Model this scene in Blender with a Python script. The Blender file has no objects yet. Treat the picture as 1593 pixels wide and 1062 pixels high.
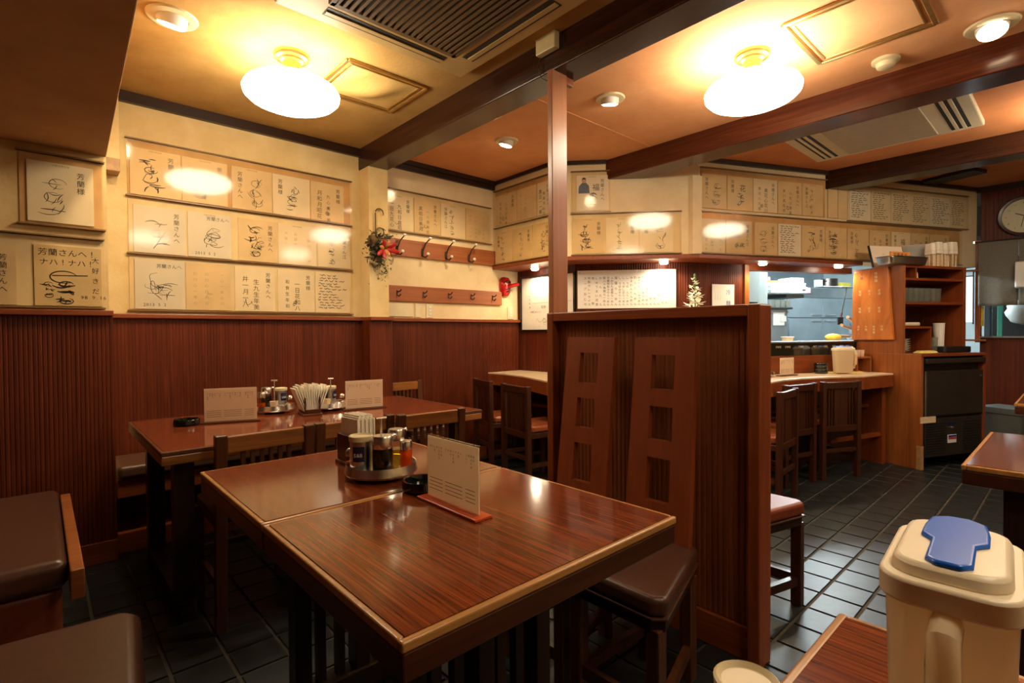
import bpy, bmesh, math, random
from math import sin, cos, pi, radians, atan2, hypot, sqrt
from mathutils import Matrix, Vector
SC = bpy.context.scene
COL = SC.collection
# ---------------------------------------------------------------- camera, world, exposure
cam_d = bpy.data.cameras.new('camera'); cam = bpy.data.objects.new('camera', cam_d); COL.objects.link(cam)
yaw, pit, rol = radians(47.68), radians(-1.009), radians(-.397)
fw = Vector((cos(yaw)*cos(pit), sin(yaw)*cos(pit), sin(pit))); rt = Vector((sin(yaw), -cos(yaw), 0)); up = rt.cross(fw)
rt, up = cos(rol)*rt+sin(rol)*up, cos(rol)*up-sin(rol)*rt
m = Matrix((rt, up, -fw)).transposed().to_4x4(); m.translation = (0, 0, 1.13)
cam.matrix_world = m
cam_d.sensor_width = 36; cam_d.lens = 807.84/1593*36; cam_d.clip_start = .02
SC.camera = cam
w = bpy.data.worlds.new('world'); SC.world = w; w.use_nodes = True
w.node_tree.nodes['Background'].inputs[0].default_value = (1, .8, .6, 1)
w.node_tree.nodes['Background'].inputs[1].default_value = .02
vs = SC.view_settings; vs.view_transform = 'Standard'; vs.look = 'None'; vs.gamma = 1; vs.exposure = 0
vs.use_curve_mapping = False
PENDANT = 34.0; WARM = (1, .77, .45)
# ---------------------------------------------------------------- materials
MATS = {}
def newmat(name):
    mt = bpy.data.materials.new(name); mt.use_nodes = True; MATS[name] = mt
    return mt, mt.node_tree, mt.node_tree.nodes['Principled BSDF']
def N(nt, t, **kw):
    n = nt.nodes.new(t)
    for k, v in kw.items():
        if k in n.inputs: n.inputs[k].default_value = v
        else: setattr(n, k, v)
    return n
def col(c): return (c[0], c[1], c[2], 1)
def plain(name, c, rough=.5, metal=0, spec=.5, coat=0, var=.08, scale=30, bump=0):
    mt, nt, b = newmat(name)
    tc = N(nt, 'ShaderNodeTexCoord'); no = N(nt, 'ShaderNodeTexNoise'); no.inputs['Scale'].default_value = scale; no.inputs['Detail'].default_value = 4
    nt.links.new(tc.outputs['Object'], no.inputs['Vector'])
    r = N(nt, 'ShaderNodeValToRGB')
    r.color_ramp.elements[0].position = .3; r.color_ramp.elements[1].position = .7
    r.color_ramp.elements[0].color = col([x*(1-var) for x in c]); r.color_ramp.elements[1].color = col([min(1, x*(1+var)) for x in c])
    nt.links.new(no.outputs[0], r.inputs[0]); nt.links.new(r.outputs[0], b.inputs['Base Color'])
    b.inputs['Roughness'].default_value = rough; b.inputs['Metallic'].default_value = metal
    b.inputs['Specular IOR Level'].default_value = spec; b.inputs['Coat Weight'].default_value = coat
    if bump:
        bp = N(nt, 'ShaderNodeBump'); bp.inputs['Strength'].default_value = bump; bp.inputs['Distance'].default_value = .004
        nt.links.new(no.outputs[0], bp.inputs['Height']); nt.links.new(bp.outputs[0], b.inputs['Normal'])
    return mt
def wood(name, stops, axis='z', across=40, along=1.6, rough=.3, coat=0, dist=1.2, bump=.05, big=0, spec=.5):
    """grain streaks running along the given local axis"""
    mt, nt, b = newmat(name)
    tc = N(nt, 'ShaderNodeTexCoord'); mp = N(nt, 'ShaderNodeMapping')
    sc = [across]*3; sc['xyz'.index(axis)] = along
    mp.inputs['Scale'].default_value = sc
    nt.links.new(tc.outputs['Object'], mp.inputs['Vector'])
    no = N(nt, 'ShaderNodeTexNoise'); no.inputs['Scale'].default_value = 1; no.inputs['Detail'].default_value = 6; no.inputs['Distortion'].default_value = dist; no.inputs['Roughness'].default_value = .62
    nt.links.new(mp.outputs[0], no.inputs['Vector'])
    r = N(nt, 'ShaderNodeValToRGB'); e = r.color_ramp.elements
    while len(e) < len(stops): e.new(.5)
    for i, (p, c) in enumerate(stops): e[i].position = p; e[i].color = col(c)
    nt.links.new(no.outputs[0], r.inputs[0])
    out = r.outputs[0]
    if big:
        n2 = N(nt, 'ShaderNodeTexNoise'); n2.inputs['Scale'].default_value = 2.2; n2.inputs['Detail'].default_value = 3
        nt.links.new(tc.outputs['Object'], n2.inputs['Vector'])
        mx = N(nt, 'ShaderNodeMix', data_type='RGBA', blend_type='MULTIPLY'); mx.inputs['Factor'].default_value = big
        nt.links.new(out, mx.inputs['A']); r2 = N(nt, 'ShaderNodeValToRGB'); r2.color_ramp.elements[0].position = .35; r2.color_ramp.elements[1].position = .65
        r2.color_ramp.elements[0].color = (.55, .5, .45, 1); r2.color_ramp.elements[1].color = (1.0, 1.0, 1.0, 1)
        nt.links.new(n2.outputs[0], r2.inputs[0]); nt.links.new(r2.outputs[0], mx.inputs['B']); out = mx.outputs['Result']
    nt.links.new(out, b.inputs['Base Color'])
    b.inputs['Specular IOR Level'].default_value = spec; b.inputs['Roughness'].default_value = rough; b.inputs['Coat Weight'].default_value = coat; b.inputs['Coat Roughness'].default_value = .08
    if bump:
        bp = N(nt, 'ShaderNodeBump'); bp.inputs['Strength'].default_value = bump; bp.inputs['Distance'].default_value = .002
        nt.links.new(no.outputs[0], bp.inputs['Height']); nt.links.new(bp.outputs[0], b.inputs['Normal'])
    return mt
def plaster(name, c, stain, rough=.85, scale=3.0, bump=.25):
    mt, nt, b = newmat(name)
    tc = N(nt, 'ShaderNodeTexCoord'); no = N(nt, 'ShaderNodeTexNoise'); no.inputs['Scale'].default_value = scale; no.inputs['Detail'].default_value = 8; no.inputs['Roughness'].default_value = .65
    nt.links.new(tc.outputs['Object'], no.inputs['Vector'])
    r = N(nt, 'ShaderNodeValToRGB'); r.color_ramp.elements[0].position = .36; r.color_ramp.elements[1].position = .62
    r.color_ramp.elements[0].color = col(stain); r.color_ramp.elements[1].color = col(c)
    nt.links.new(no.outputs[0], r.inputs[0]); nt.links.new(r.outputs[0], b.inputs['Base Color'])
    b.inputs['Roughness'].default_value = rough; b.inputs['Specular IOR Level'].default_value = .25
    n2 = N(nt, 'ShaderNodeTexNoise'); n2.inputs['Scale'].default_value = 55; n2.inputs['Detail'].default_value = 5
    nt.links.new(tc.outputs['Object'], n2.inputs['Vector'])
    bp = N(nt, 'ShaderNodeBump'); bp.inputs['Strength'].default_value = bump; bp.inputs['Distance'].default_value = .004
    nt.links.new(n2.outputs[0], bp.inputs['Height']); nt.links.new(bp.outputs[0], b.inputs['Normal'])
    return mt
def emit(name, c, s):
    mt, nt, b = newmat(name)
    b.inputs['Base Color'].default_value = col(c); b.inputs['Emission Color'].default_value = col(c); b.inputs['Emission Strength'].default_value = s
    b.inputs['Roughness'].default_value = .4
    return mt
def clear(name, tint, rough=.03, ior=1.49, haze=0.0):
    """thin clear plastic, glass or liquid: tinted see-through with a Fresnel gloss"""
    mt, nt, b = newmat(name); nt.nodes.remove(b)
    out = nt.nodes['Material Output']
    tr = N(nt, 'ShaderNodeBsdfTransparent'); tr.inputs[0].default_value = col(tint)
    gl = N(nt, 'ShaderNodeBsdfGlossy'); gl.inputs['Roughness'].default_value = rough
    fr = N(nt, 'ShaderNodeFresnel'); fr.inputs['IOR'].default_value = ior
    ge = N(nt, 'ShaderNodeNewGeometry'); sb = N(nt, 'ShaderNodeMath', operation='SUBTRACT'); sb.inputs[0].default_value = 1; nt.links.new(ge.outputs['Backfacing'], sb.inputs[1])
    ml = N(nt, 'ShaderNodeMath', operation='MULTIPLY'); nt.links.new(fr.outputs[0], ml.inputs[0]); nt.links.new(sb.outputs[0], ml.inputs[1])
    mx = N(nt, 'ShaderNodeMixShader'); nt.links.new(ml.outputs[0], mx.inputs[0]); nt.links.new(gl.outputs[0], mx.inputs[2])
    if haze:
        df = N(nt, 'ShaderNodeBsdfDiffuse'); df.inputs[0].default_value = col(tint); tl = N(nt, 'ShaderNodeBsdfTranslucent'); tl.inputs[0].default_value = col(tint)
        m2 = N(nt, 'ShaderNodeMixShader'); m2.inputs[0].default_value = .5; nt.links.new(df.outputs[0], m2.inputs[1]); nt.links.new(tl.outputs[0], m2.inputs[2])
        m3 = N(nt, 'ShaderNodeMixShader'); m3.inputs[0].default_value = haze; nt.links.new(tr.outputs[0], m3.inputs[1]); nt.links.new(m2.outputs[0], m3.inputs[2])
        nt.links.new(m3.outputs[0], mx.inputs[1])
    else: nt.links.new(tr.outputs[0], mx.inputs[1])
    nt.links.new(mx.outputs[0], out.inputs['Surface'])
    return mt
MAHOG = [(.30, (.070, .012, .004)), (.5, (.115, .020, .0058)), (.72, (.175, .034, .0095))]
MAHOGL = [(.28, (.16, .032, .008)), (.5, (.23, .050, .012)), (.75, (.31, .077, .019))]
DARKW = [(.3, (.012, .0045, .0025)), (.7, (.038, .013, .007))]
ORANGEW = [(.28, (.22, .062, .015)), (.5, (.31, .093, .022)), (.75, (.42, .14, .036))]
wood('panel_wood', MAHOG, 'z', 45, 1.2, .42, big=.4, bump=.02, spec=.28)
wood('frame_wood_x', MAHOGL, 'x', 40, 1.5, .35); wood('frame_wood_y', MAHOGL, 'y', 40, 1.5, .35); wood('frame_wood_z', MAHOGL, 'z', 40, 1.5, .35)
wood('beam_wood', [(.3, (.020, .006, .003)), (.5, (.036, .011, .005)), (.75, (.062, .02, .010))], 'y', 30, 1.0, .22, bump=.12)
wood('beam_wood_red', [(.3, (.040, .008, .003)), (.5, (.075, .016, .006)), (.75, (.115, .028, .011))], 'y', 30, 1.0, .2, bump=.12)
wood('trim_wood', DARKW, 'x', 30, 1.2, .35); wood('display_rail', [(.3, (.16, .085, .03)), (.7, (.27, .15, .06))], 'x', 30, 1.2, .3); wood('partition_wood', [(.30, (.15, .036, .010)), (.5, (.22, .055, .015)), (.72, (.30, .080, .022))], 'z', 45, 1.2, .42, big=.4, bump=.02)
wood('dark_wood', DARKW, 'z', 40, 1.5, .35)
wood('chair_wood', [(.3, (.045, .013, .005)), (.5, (.085, .026, .009)), (.75, (.13, .045, .015))], 'z', 50, 2, .32)
wood('chair_rail', [(.3, (.17, .058, .014)), (.5, (.27, .095, .023)), (.75, (.36, .14, .036))], 'x', 50, 2, .3)
wood('counter_chair', [(.3, (.030, .008, .004)), (.5, (.052, .014, .006)), (.75, (.08, .023, .010))], 'z', 50, 2, .3)
wood('plate_wood', [(.3, (.18, .036, .010)), (.7, (.245, .052, .015))], 'z', 22, 1.0, .36)
wood('post_wood', [(.3, (.30, .115, .055)), (.7, (.42, .175, .09))], 'z', 30, .8, .3)
ROSE = [(.28, (.060, .012, .005)), (.43, (.15, .030, .010)), (.55, (.24, .052, .015)), (.66, (.32, .075, .021)), (.78, (.17, .036, .012))]
wood('rosewood_y', ROSE, 'y', 120, 2.6, .13, coat=.35, dist=1.3, bump=0, big=.45)
wood('rosewood_x', ROSE, 'x', 120, 2.6, .13, coat=.35, dist=1.3, bump=0, big=.45)
wood('edge_gold', [(.3, (.36, .15, .035)), (.7, (.52, .25, .07))], 'x', 30, 2, .3)
wood('edge_brown', [(.3, (.085, .024, .008)), (.7, (.15, .045, .014))], 'x', 40, 2, .3)
wood('edge_dark', [(.3, (.045, .012, .005)), (.7, (.08, .022, .009))], 'x', 40, 2, .3)
wood('orange_wood_x', ORANGEW, 'x', 35, 1.5, .34); wood('orange_wood_z', ORANGEW, 'z', 35, 1.2, .34)
wood('plaque_wood', [(.25, (.40, .10, .02)), (.5, (.62, .19, .04)), (.75, (.80, .30, .075))], 'z', 9, 2.0, .25, coat=.3, big=.7)
wood('rail_wood', [(.3, (.25, .070, .02)), (.7, (.40, .125, .038))], 'x', 40, 1.5, .4)
wood('counter_top', [(.3, (.74, .54, .34)), (.7, (.84, .66, .44))], 'x', 30, 1, .3, coat=.2)
plaster('wall_cream', (.74, .58, .30), (.64, .46, .20)); plaster('wall_pale', (.80, .66, .42), (.72, .56, .32))
plaster('pier_cream', (.72, .52, .25), (.58, .38, .15))
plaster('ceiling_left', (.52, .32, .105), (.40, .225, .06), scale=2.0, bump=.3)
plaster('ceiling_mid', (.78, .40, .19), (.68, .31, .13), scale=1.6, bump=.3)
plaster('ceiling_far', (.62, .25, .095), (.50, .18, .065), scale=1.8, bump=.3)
plaster('bulkhead_brown', (.62, .38, .18), (.52, .30, .13), scale=2.2, bump=.2)
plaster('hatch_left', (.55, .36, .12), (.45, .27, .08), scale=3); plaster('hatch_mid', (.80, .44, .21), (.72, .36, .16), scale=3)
plain('paper_cream', (.66, .46, .22), .7, var=.10, scale=6); plain('paper_white', (.84, .74, .58), .7, var=.04, scale=6)
plain('paper_tan', (.72, .52, .28), .7, var=.12, scale=5); plain('paper_pale', (.80, .65, .43), .7, var=.06, scale=6); plain('paper_grey', (.68, .60, .47), .7, var=.05, scale=6)
plain('mount_orange', (.60, .34, .13), .7, var=.2, scale=5); plain('mount_cream', (.76, .58, .32), .75, var=.12, scale=5)
plain('ink', (.045, .032, .02), .6, var=.1); plain('ink_soft', (.20, .14, .075), .6, var=.1); plain('ink_faint', (.40, .28, .14), .7, var=.1)
plain('ink_teal', (.05, .12, .11), .6); plain('ink_red', (.5, .05, .02), .5); plain('ink_blue', (.03, .04, .35), .5)
plain('sheet', (.86, .82, .72), .6, var=.02); plain('sheet_pink', (.80, .58, .46), .6, var=.02); plain('sheet_white', (.85, .84, .8), .6, var=.02)
plain('gold_text', (.75, .58, .30), .35, var=.1)
clear('acrylic', (.975, .965, .93), .09, 1.5); clear('clear_glass', (.95, .96, .93), .03, 1.45); clear('tumbler_glass', (.90, .92, .88), .05, 1.5, haze=.10); clear('menu_paper', (.95, .86, .70), .5, 1.02, haze=.97); clear('menu_paper_pink', (.97, .84, .70), .5, 1.02, haze=.97)
clear('oil_yellow', (.75, .58, .12), .05, 1.45, haze=.25); clear('oil_red', (1.0, .24, .008), .05, 1.45, haze=.3)
clear('water_clear', (.80, .74, .48), .06, 1.4, haze=.35)
clear('pitcher_body', (.93, .80, .58), .12, 1.45, haze=.85)
plain('soy_black', (.004, .003, .002), .08, var=0); plain('black_gloss', (.006, .008, .007), .08, var=0, coat=.5)
plain('black_matte', (.01, .009, .008), .55); plain('rubber', (.02, .02, .02), .7)
plain('chrome', (.85, .82, .77), .26, metal=1, var=.02); plain('steel', (.55, .58, .60), .28, metal=1, var=.05, scale=8)
plain('steel_blue', (.40, .46, .50), .36, metal=.75, var=.12, scale=4); plain('dark_steel', (.10, .085, .075), .35, metal=.8, var=.1, scale=8)
plain('brass', (.55, .36, .12), .3, metal=.9, var=.1); plain('iron', (.05, .035, .022), .45, metal=.5)
plain('cap_cream', (.72, .60, .36), .4, var=.02); plain('lid_cream', (.93, .80, .58), .35, var=.02); plain('blue_flap', (.004, .13, .72), .3, var=.03)
plain('label_navy', (.008, .012, .06), .35); plain('white_plastic', (.82, .78, .70), .4, var=.02)
plain('ac_white', (.62, .53, .36), .45, var=.1, scale=3); plain('ac_old', (.52, .36, .14), .5, var=.15, scale=3); plain('ac_grille', (.16, .095, .035), .6); plain('ac_panel', (.40, .33, .22), .5, var=.06)
plain('slot_black', (.012, .009, .006), .6)
plain('leather_brown', (.078, .030, .017), .34, var=.12, scale=60, bump=.08); plain('leather_red', (.20, .040, .014), .42, var=.1, scale=60, bump=.08)
plain('leather_orange', (.30, .075, .025), .25, var=.1, scale=60, bump=.06); plain('leather_grey', (.105, .045, .024), .36, var=.1, scale=60, bump=.08)
plain('napkin', (.86, .80, .66), .8, var=.03); plain('base_red', (.52, .075, .016), .25, var=.05)
plain('yellow_cloth', (.85, .68, .20), .9, var=.1, scale=20, bump=.3); plain('noren_grey', (.20, .175, .135), .95, var=.15, scale=120, bump=.2)
plain('switch_cream', (.74, .64, .42), .4, var=.02); plain('box_yellow', (.68, .58, .30), .4, var=.04)
plain('mask_red', (.42, .008, .010), .18, var=.1, coat=.4); plain('petal_white', (.88, .86, .72), .6, var=.04); plain('leaf_green', (.10, .22, .04), .5); plain('leaf_dry', (.045, .04, .018), .7, var=.3)
plain('ribbon_red', (.40, .012, .010), .35, var=.2); plain('ribbon_gold', (.60, .22, .06), .35, var=.2); plain('vine', (.12, .06, .02), .7)
plain('tape', (.42, .24, .10), .5, var=.2); plain('tile', (.016, .018, .0185), .38, spec=.42, var=.35, scale=9, bump=.3); plain('grout', (.055, .047, .035), .9, var=.2)
plain('fridge_grey', (.60, .68, .70), .4, var=.03); plain('cabinet_teal', (.05, .30, .22), .5); plain('bag_white', (.82, .84, .80), .5, var=.04, bump=.3)
plain('bin_grey', (.09, .095, .085), .5); plain('skin', (.62, .36, .24), .6); plain('kimono', (.13, .16, .24), .8); plain('clock_face', (.66, .60, .40), .5, var=.02)
plain('maroon', (.10, .015, .02), .5); plain('lime', (.55, .72, .05), .5); plain('pink', (.75, .25, .30), .5); plain('handle_wood', (.62, .30, .12), .5); plain('food_yellow', (.85, .66, .10), .6)
plain('sign_orange', (.70, .28, .06), .5); plain('chopstick', (.78, .60, .38), .6, var=.15, scale=90)
emit('lamp_glass', (1, .88, .66), PENDANT); emit('bulb', (1, .80, .52), 40); emit('bulb_white', (1, .86, .66), 40); emit('tube_light', (.80, .95, 1), 270); emit('lamp_glass_dim', (1, .88, .66), 24); emit('window_light', (.75, .9, .95), 1.4)
# ---------------------------------------------------------------- mesh builder
class MB:
    def __init__(s): s.v = []; s.f = []
    def add(s, vs, fs):
        n = len(s.v); s.v += [tuple(v) for v in vs]; s.f += [tuple(i+n for i in f) for f in fs]; return s
    def box(s, x0, x1, y0, y1, z0, z1, M=None):
        vs = [(x, y, z) for z in (z0, z1) for y in (y0, y1) for x in (x0, x1)]
        if M: vs = [M @ Vector(v) for v in vs]
        return s.add(vs, [(0, 2, 3, 1), (4, 5, 7, 6), (0, 1, 5, 4), (2, 6, 7, 3), (0, 4, 6, 2), (1, 3, 7, 5)])
    def prism(s, pts, z0, z1, top=None):
        n = len(pts); t = top or pts
        vs = [(x, y, z0) for x, y in pts]+[(x, y, z1) for x, y in t]
        return s.add(vs, [tuple(range(n-1, -1, -1)), tuple(range(n, 2*n))]+[(i, (i+1) % n, n+(i+1) % n, n+i) for i in range(n)])
    def prism_x(s, pts, x0, x1):   # pts in (y,z)
        n = len(pts); vs = [(x0, y, z) for y, z in pts]+[(x1, y, z) for y, z in pts]
        return s.add(vs, [tuple(range(n-1, -1, -1)), tuple(range(n, 2*n))]+[(i, (i+1) % n, n+(i+1) % n, n+i) for i in range(n)])
    def prism_y(s, pts, y0, y1):   # pts in (x,z)
        n = len(pts); vs = [(x, y0, z) for x, z in pts]+[(x, y1, z) for x, z in pts]
        return s.add(vs, [tuple(range(n)), tuple(range(2*n-1, n-1, -1))]+[(i, n+i, n+(i+1) % n, (i+1) % n) for i in range(n)])
    def lathe(s, prof, n=24, c=(0, 0, 0), M=None, cap=True):
        vs = []; fs = []
        for r, z in prof:
            for i in range(n):
                a = 2*pi*i/n; vs.append(Vector((c[0]+r*cos(a), c[1]+r*sin(a), c[2]+z)))
        for k in range(len(prof)-1):
            for i in range(n):
                j = (i+1) % n; fs.append((k*n+i, k*n+j, (k+1)*n+j, (k+1)*n+i))
        if cap:
            fs.append(tuple(range(n-1, -1, -1))); fs.append(tuple((len(prof)-1)*n+i for i in range(n)))
        if M: vs = [M @ v for v in vs]
        return s.add(vs, fs)
    def cyl(s, x, y, z0, z1, r, n=20, r1=None): return s.lathe([(r, z0), (r if r1 is None else r1, z1)], n, (x, y, 0))
    def tube(s, pts, r, n=8, r1=None):
        pts = [Vector(p) for p in pts]; vs = []; fs = []; L = len(pts)
        for k, p in enumerate(pts):
            d = (pts[min(k+1, L-1)]-pts[max(k-1, 0)]).normalized()
            a = d.orthogonal() if abs(d.z) > .99 else d.cross(Vector((0, 0, 1))); a.normalize(); b = d.cross(a)
            rr = r if r1 is None else r+(r1-r)*k/(L-1)
            for i in range(n):
                t = 2*pi*i/n; vs.append(p+a*cos(t)*rr+b*sin(t)*rr)
        for k in range(L-1):
            for i in range(n):
                j = (i+1) % n; fs.append((k*n+i, k*n+j, (k+1)*n+j, (k+1)*n+i))
        fs.append(tuple(range(n-1, -1, -1))); fs.append(tuple((L-1)*n+i for i in range(n)))
        return s.add(vs, fs)
    def bar(s, p0, p1, a, b):   # rectangular bar from p0 to p1; a = width sideways, b = other
        p0 = Vector(p0); p1 = Vector(p1); d = (p1-p0).normalized()
        u = Vector((1, 0, 0)) if abs(d.x) < .7 else Vector((0, 1, 0)); u = (u-d*u.dot(d)).normalized(); v = d.cross(u)
        vs = [p+u*x*a/2+v*y*b/2 for p in (p0, p1) for x, y in ((-1, -1), (1, -1), (1, 1), (-1, 1))]
        return s.add(vs, [(3, 2, 1, 0), (4, 5, 6, 7), (0, 1, 5, 4), (1, 2, 6, 5), (2, 3, 7, 6), (3, 0, 4, 7)])
    def ball(s, c, rx, ry, rz, n=12, m=8):
        return s.lathe([(max(1e-4, sin(pi*k/m)), -cos(pi*k/m)) for k in range(m+1)], n, (0, 0, 0), Matrix.Translation(c) @ Matrix.Diagonal((rx, ry, rz, 1)))
    def ribbon(s, pts, w, y=0):   # brush stroke in the x-z plane
        vs = []; fs = []; L = len(pts)
        for k, (x, z) in enumerate(pts):
            x0, z0 = pts[max(k-1, 0)]; x1, z1 = pts[min(k+1, L-1)]; d = hypot(x1-x0, z1-z0) or 1
            nx, nz = -(z1-z0)/d, (x1-x0)/d; ww = w*(.35+.65*sin(pi*(k+.6)/(L+.2)))/2
            vs += [(x+nx*ww, y, z+nz*ww), (x-nx*ww, y, z-nz*ww)]
        for k in range(L-1): fs.append((2*k, 2*k+1, 2*k+3, 2*k+2))
        return s.add(vs, fs)
    def mesh(s, name):
        me = bpy.data.meshes.new(name); me.from_pydata(s.v, [], s.f); me.update(); return me
def rrect(x0, x1, y0, y1, r, n=4):
    out = []
    for cx, cy, a0 in ((x1-r, y1-r, 0), (x0+r, y1-r, pi/2), (x0+r, y0+r, pi), (x1-r, y0+r, 3*pi/2)):
        for k in range(n+1): a = a0+pi/2*k/n; out.append((cx+r*cos(a), cy+r*sin(a)))
    return out
def part(name, mb, mat, parent=None, bevel=0, smooth=False, seg=2, loc=None, soft=False):
    me = mb if isinstance(mb, bpy.types.Mesh) else mb.mesh(name)
    if not me.materials: me.materials.append(MATS[mat])
    o = bpy.data.objects.new(name, me); COL.objects.link(o)
    if parent: o.parent = parent
    if loc: o.location = loc
    if smooth:
        me.polygons.foreach_set('use_smooth', [True]*len(me.polygons)); me.set_sharp_from_angle(angle=radians(42))
    if soft: me.polygons.foreach_set('use_smooth', [True]*len(me.polygons))
    if bevel:
        b = o.modifiers.new('bevel', 'BEVEL'); b.width = bevel; b.segments = seg; b.limit_method = 'ANGLE'; b.angle_limit = radians(40); b.harden_normals = soft
    return o
def tag(o, label, cat, group=None, kind=None):
    o['label'] = label; o['category'] = cat
    if group: o['group'] = group
    if kind: o['kind'] = kind
    return o
def thing(name, label, cat, loc=(0, 0, 0), rz=0, group=None):
    o = bpy.data.objects.new(name, None); COL.objects.link(o); o.empty_display_size = .05
    o.location = loc; o.rotation_euler = (0, 0, rz)
    return tag(o, label, cat, group)
def struct(name, mb, mat, loc=(0, 0, 0), rz=0, bevel=0, smooth=False, parent=None):
    o = part(name, mb, mat, parent, bevel, smooth); o.location = loc; o.rotation_euler = (0, 0, rz)
    if not parent: o['kind'] = 'structure'
    return o
def solo(name, mb, mat, label, cat, loc=(0, 0, 0), rz=0, group=None, bevel=0, smooth=False, seg=2):
    o = part(name, mb, mat, None, bevel, smooth, seg); o.location = loc; o.rotation_euler = (0, 0, rz)
    return tag(o, label, cat, group)
def dup(root, loc, rz, label=None, group=None):
    r = root.copy(); COL.objects.link(r); r.location = loc; r.rotation_euler = (0, 0, rz)
    if label: r['label'] = label
    if group: r['group'] = group
    for ch in list(root.children):
        c = ch.copy(); COL.objects.link(c); c.parent = r
        for g in ch.children:
            d = g.copy(); COL.objects.link(d); d.parent = c
    return r
class Fr:
    """a wall's own frame: s along it (left to right from the room), t into it, z up"""
    def __init__(f, x, y, dx, dy): f.o = Vector((x, y)); f.d = Vector((dx, dy)).normalized(); f.n = Vector((-f.d.y, f.d.x)); f.rz = atan2(f.d.y, f.d.x)
    def p(f, s, t=0, z=0): q = f.o+f.d*s+f.n*t; return (q.x, q.y, z)
W1 = Fr(0, 3.69, 1, 0); W0 = Fr(0, 3.29, 1, 0); WA = Fr(3.14, 3.69, -.02, -.76); WB = Fr(3.12, 2.93, .672, -.741); WC = Fr(3.91, 2.07, .908, -.419)
WK = Fr(6.86, .71, 0, -1); CF = Fr(5.222, .867, .908, -.419); CP = Fr(5.42, 1.387, -.198, -.52)
# ---------------------------------------------------------------- glyphs (built-in typeface), laid out by hand
GL = {}
def load_glyphs(chars):
    objs = []
    for ch in sorted(set(chars)):
        if ch.isspace(): continue
        c = bpy.data.curves.new('glyph', 'FONT'); c.body = ch; c.resolution_u = 2; c.size = 1
        o = bpy.data.objects.new('glyph', c); COL.objects.link(o); objs.append((ch, o, c))
    dg = bpy.context.evaluated_depsgraph_get()
    for ch, o, c in objs:
        me = bpy.data.meshes.new_from_object(o.evaluated_get(dg))
        xs = [v.co.x for v in me.vertices] or [0]
        GL[ch] = ([(v.co.x, v.co.y) for v in me.vertices], [tuple(p.vertices) for p in me.polygons], min(xs), max(xs))
        bpy.data.meshes.remove(me)
    for ch, o, c in objs: bpy.data.objects.remove(o); bpy.data.curves.remove(c)
def glyph(mb, ch, x, z, size, y=0, sx=1):   # centred on x, baseline box z..z+size
    if ch not in GL: return
    vs, fs, a, b = GL[ch]; mid = (a+b)/2
    mb.add([(x+(vx-mid)*size*sx, y, z+vy*size) for vx, vy in vs], fs)
def vtext(mb, text, x, ztop, size, step=None, y=0):
    step = step or size*1.08
    for i, ch in enumerate(text): glyph(mb, ch, x, ztop-(i+1)*step+step*.15, size, y)
def htext(mb, text, x, z, size, y=0, step=None):
    for i, ch in enumerate(text):
        st = step or size*(1.0 if ord(ch) > 255 else .6); glyph(mb, ch, x+st/2, z, size, y); x += st
load_glyphs('芳蘭さんへ江様一九八年月日ナハ！大好きせんだ0123456789.スープおじや特製カレーライス御飯しゅうまい定食わたらめ豚バ角煮ふかひれ姿海藻みそちゃー冷麺餃子味噌塩醤油中華炒老酒麦生心真井川昭和美食幸福夢花笑S&Bさ江感謝よりINDTHBoteakfun!野球部営業準備ごゆっくりどうぞ絵手書杯菜玉')
def scribble(mb, cx, cz, ww, hh, seed, n=3, wd=.003, y=0):
    """cursive brush strokes: loops strung along a drifting line"""
    r = random.Random(seed)
    for k in range(n):
        vert = r.random() < .6; loops = r.uniform(1.2, 3.6); L = 34; am = r.uniform(.10, .22)*min(ww, hh); ph = r.uniform(0, 6); pts = []
        span = (hh if vert else ww)*r.uniform(.45, .85); sx = cx+r.uniform(-.25, .25)*ww; sz = cz+r.uniform(-.12, .12)*hh; sl = r.uniform(-.35, .35)
        for i in range(L):
            t = i/(L-1); a = 2*pi*loops*t+ph; e = am*(.35+.65*sin(pi*t)); g = (t-.5)*span
            if vert: x = sx+sl*g+e*1.3*cos(a)+.3*am*sin(2.3*a); z = sz-g+e*.8*sin(a)
            else: x = sx+g+e*.8*cos(a); z = sz+sl*g+e*1.2*sin(a)+.3*am*sin(1.7*a)
            pts.append((min(max(x, cx-ww/2), cx+ww/2), min(max(z, cz-hh/2), cz+hh/2)))
        mb.ribbon(pts, wd, y)

def cursive(mb, cx, cz, ww, hh, seed, n=4, wd=.003, y=0):
    """a column of joined brush characters: short hooked strokes inside stacked cells"""
    r = random.Random(seed); c = hh/n
    for k in range(n):
        x0 = cx+r.uniform(-.12, .12)*ww; z0 = cz+hh/2-c*(k+.5); sc = r.uniform(.75, 1.15)
        for q in range(r.randint(3, 5)):
            a = r.choice((0, 0, pi/2, -pi/3, pi/4)); L = ww*r.uniform(.35, .8)*sc if abs(cos(a)) > .8 else c*r.uniform(.4, .9)*sc
            px = x0+r.uniform(-.28, .28)*ww; pz = z0+r.uniform(-.32, .32)*c; bend = r.uniform(-.35, .35); hook = r.uniform(-.5, .5); pts = []
            for i in range(9):
                t = i/8-.5; d = bend*L*(1-4*t*t)*.5+hook*L*max(0, t-.3)
                pts.append((px+t*L*cos(a)-d*sin(a), pz-t*L*sin(a)-d*cos(a)))
            mb.ribbon(pts, wd*r.uniform(.7, 1.3), y)
        if r.random() < .5: mb.ribbon([(x0+ww*.3*cos(t), z0+c*.35*sin(t)) for t in [2*pi*i/14*.85+k for i in range(15)]], wd*.8, y)
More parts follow.
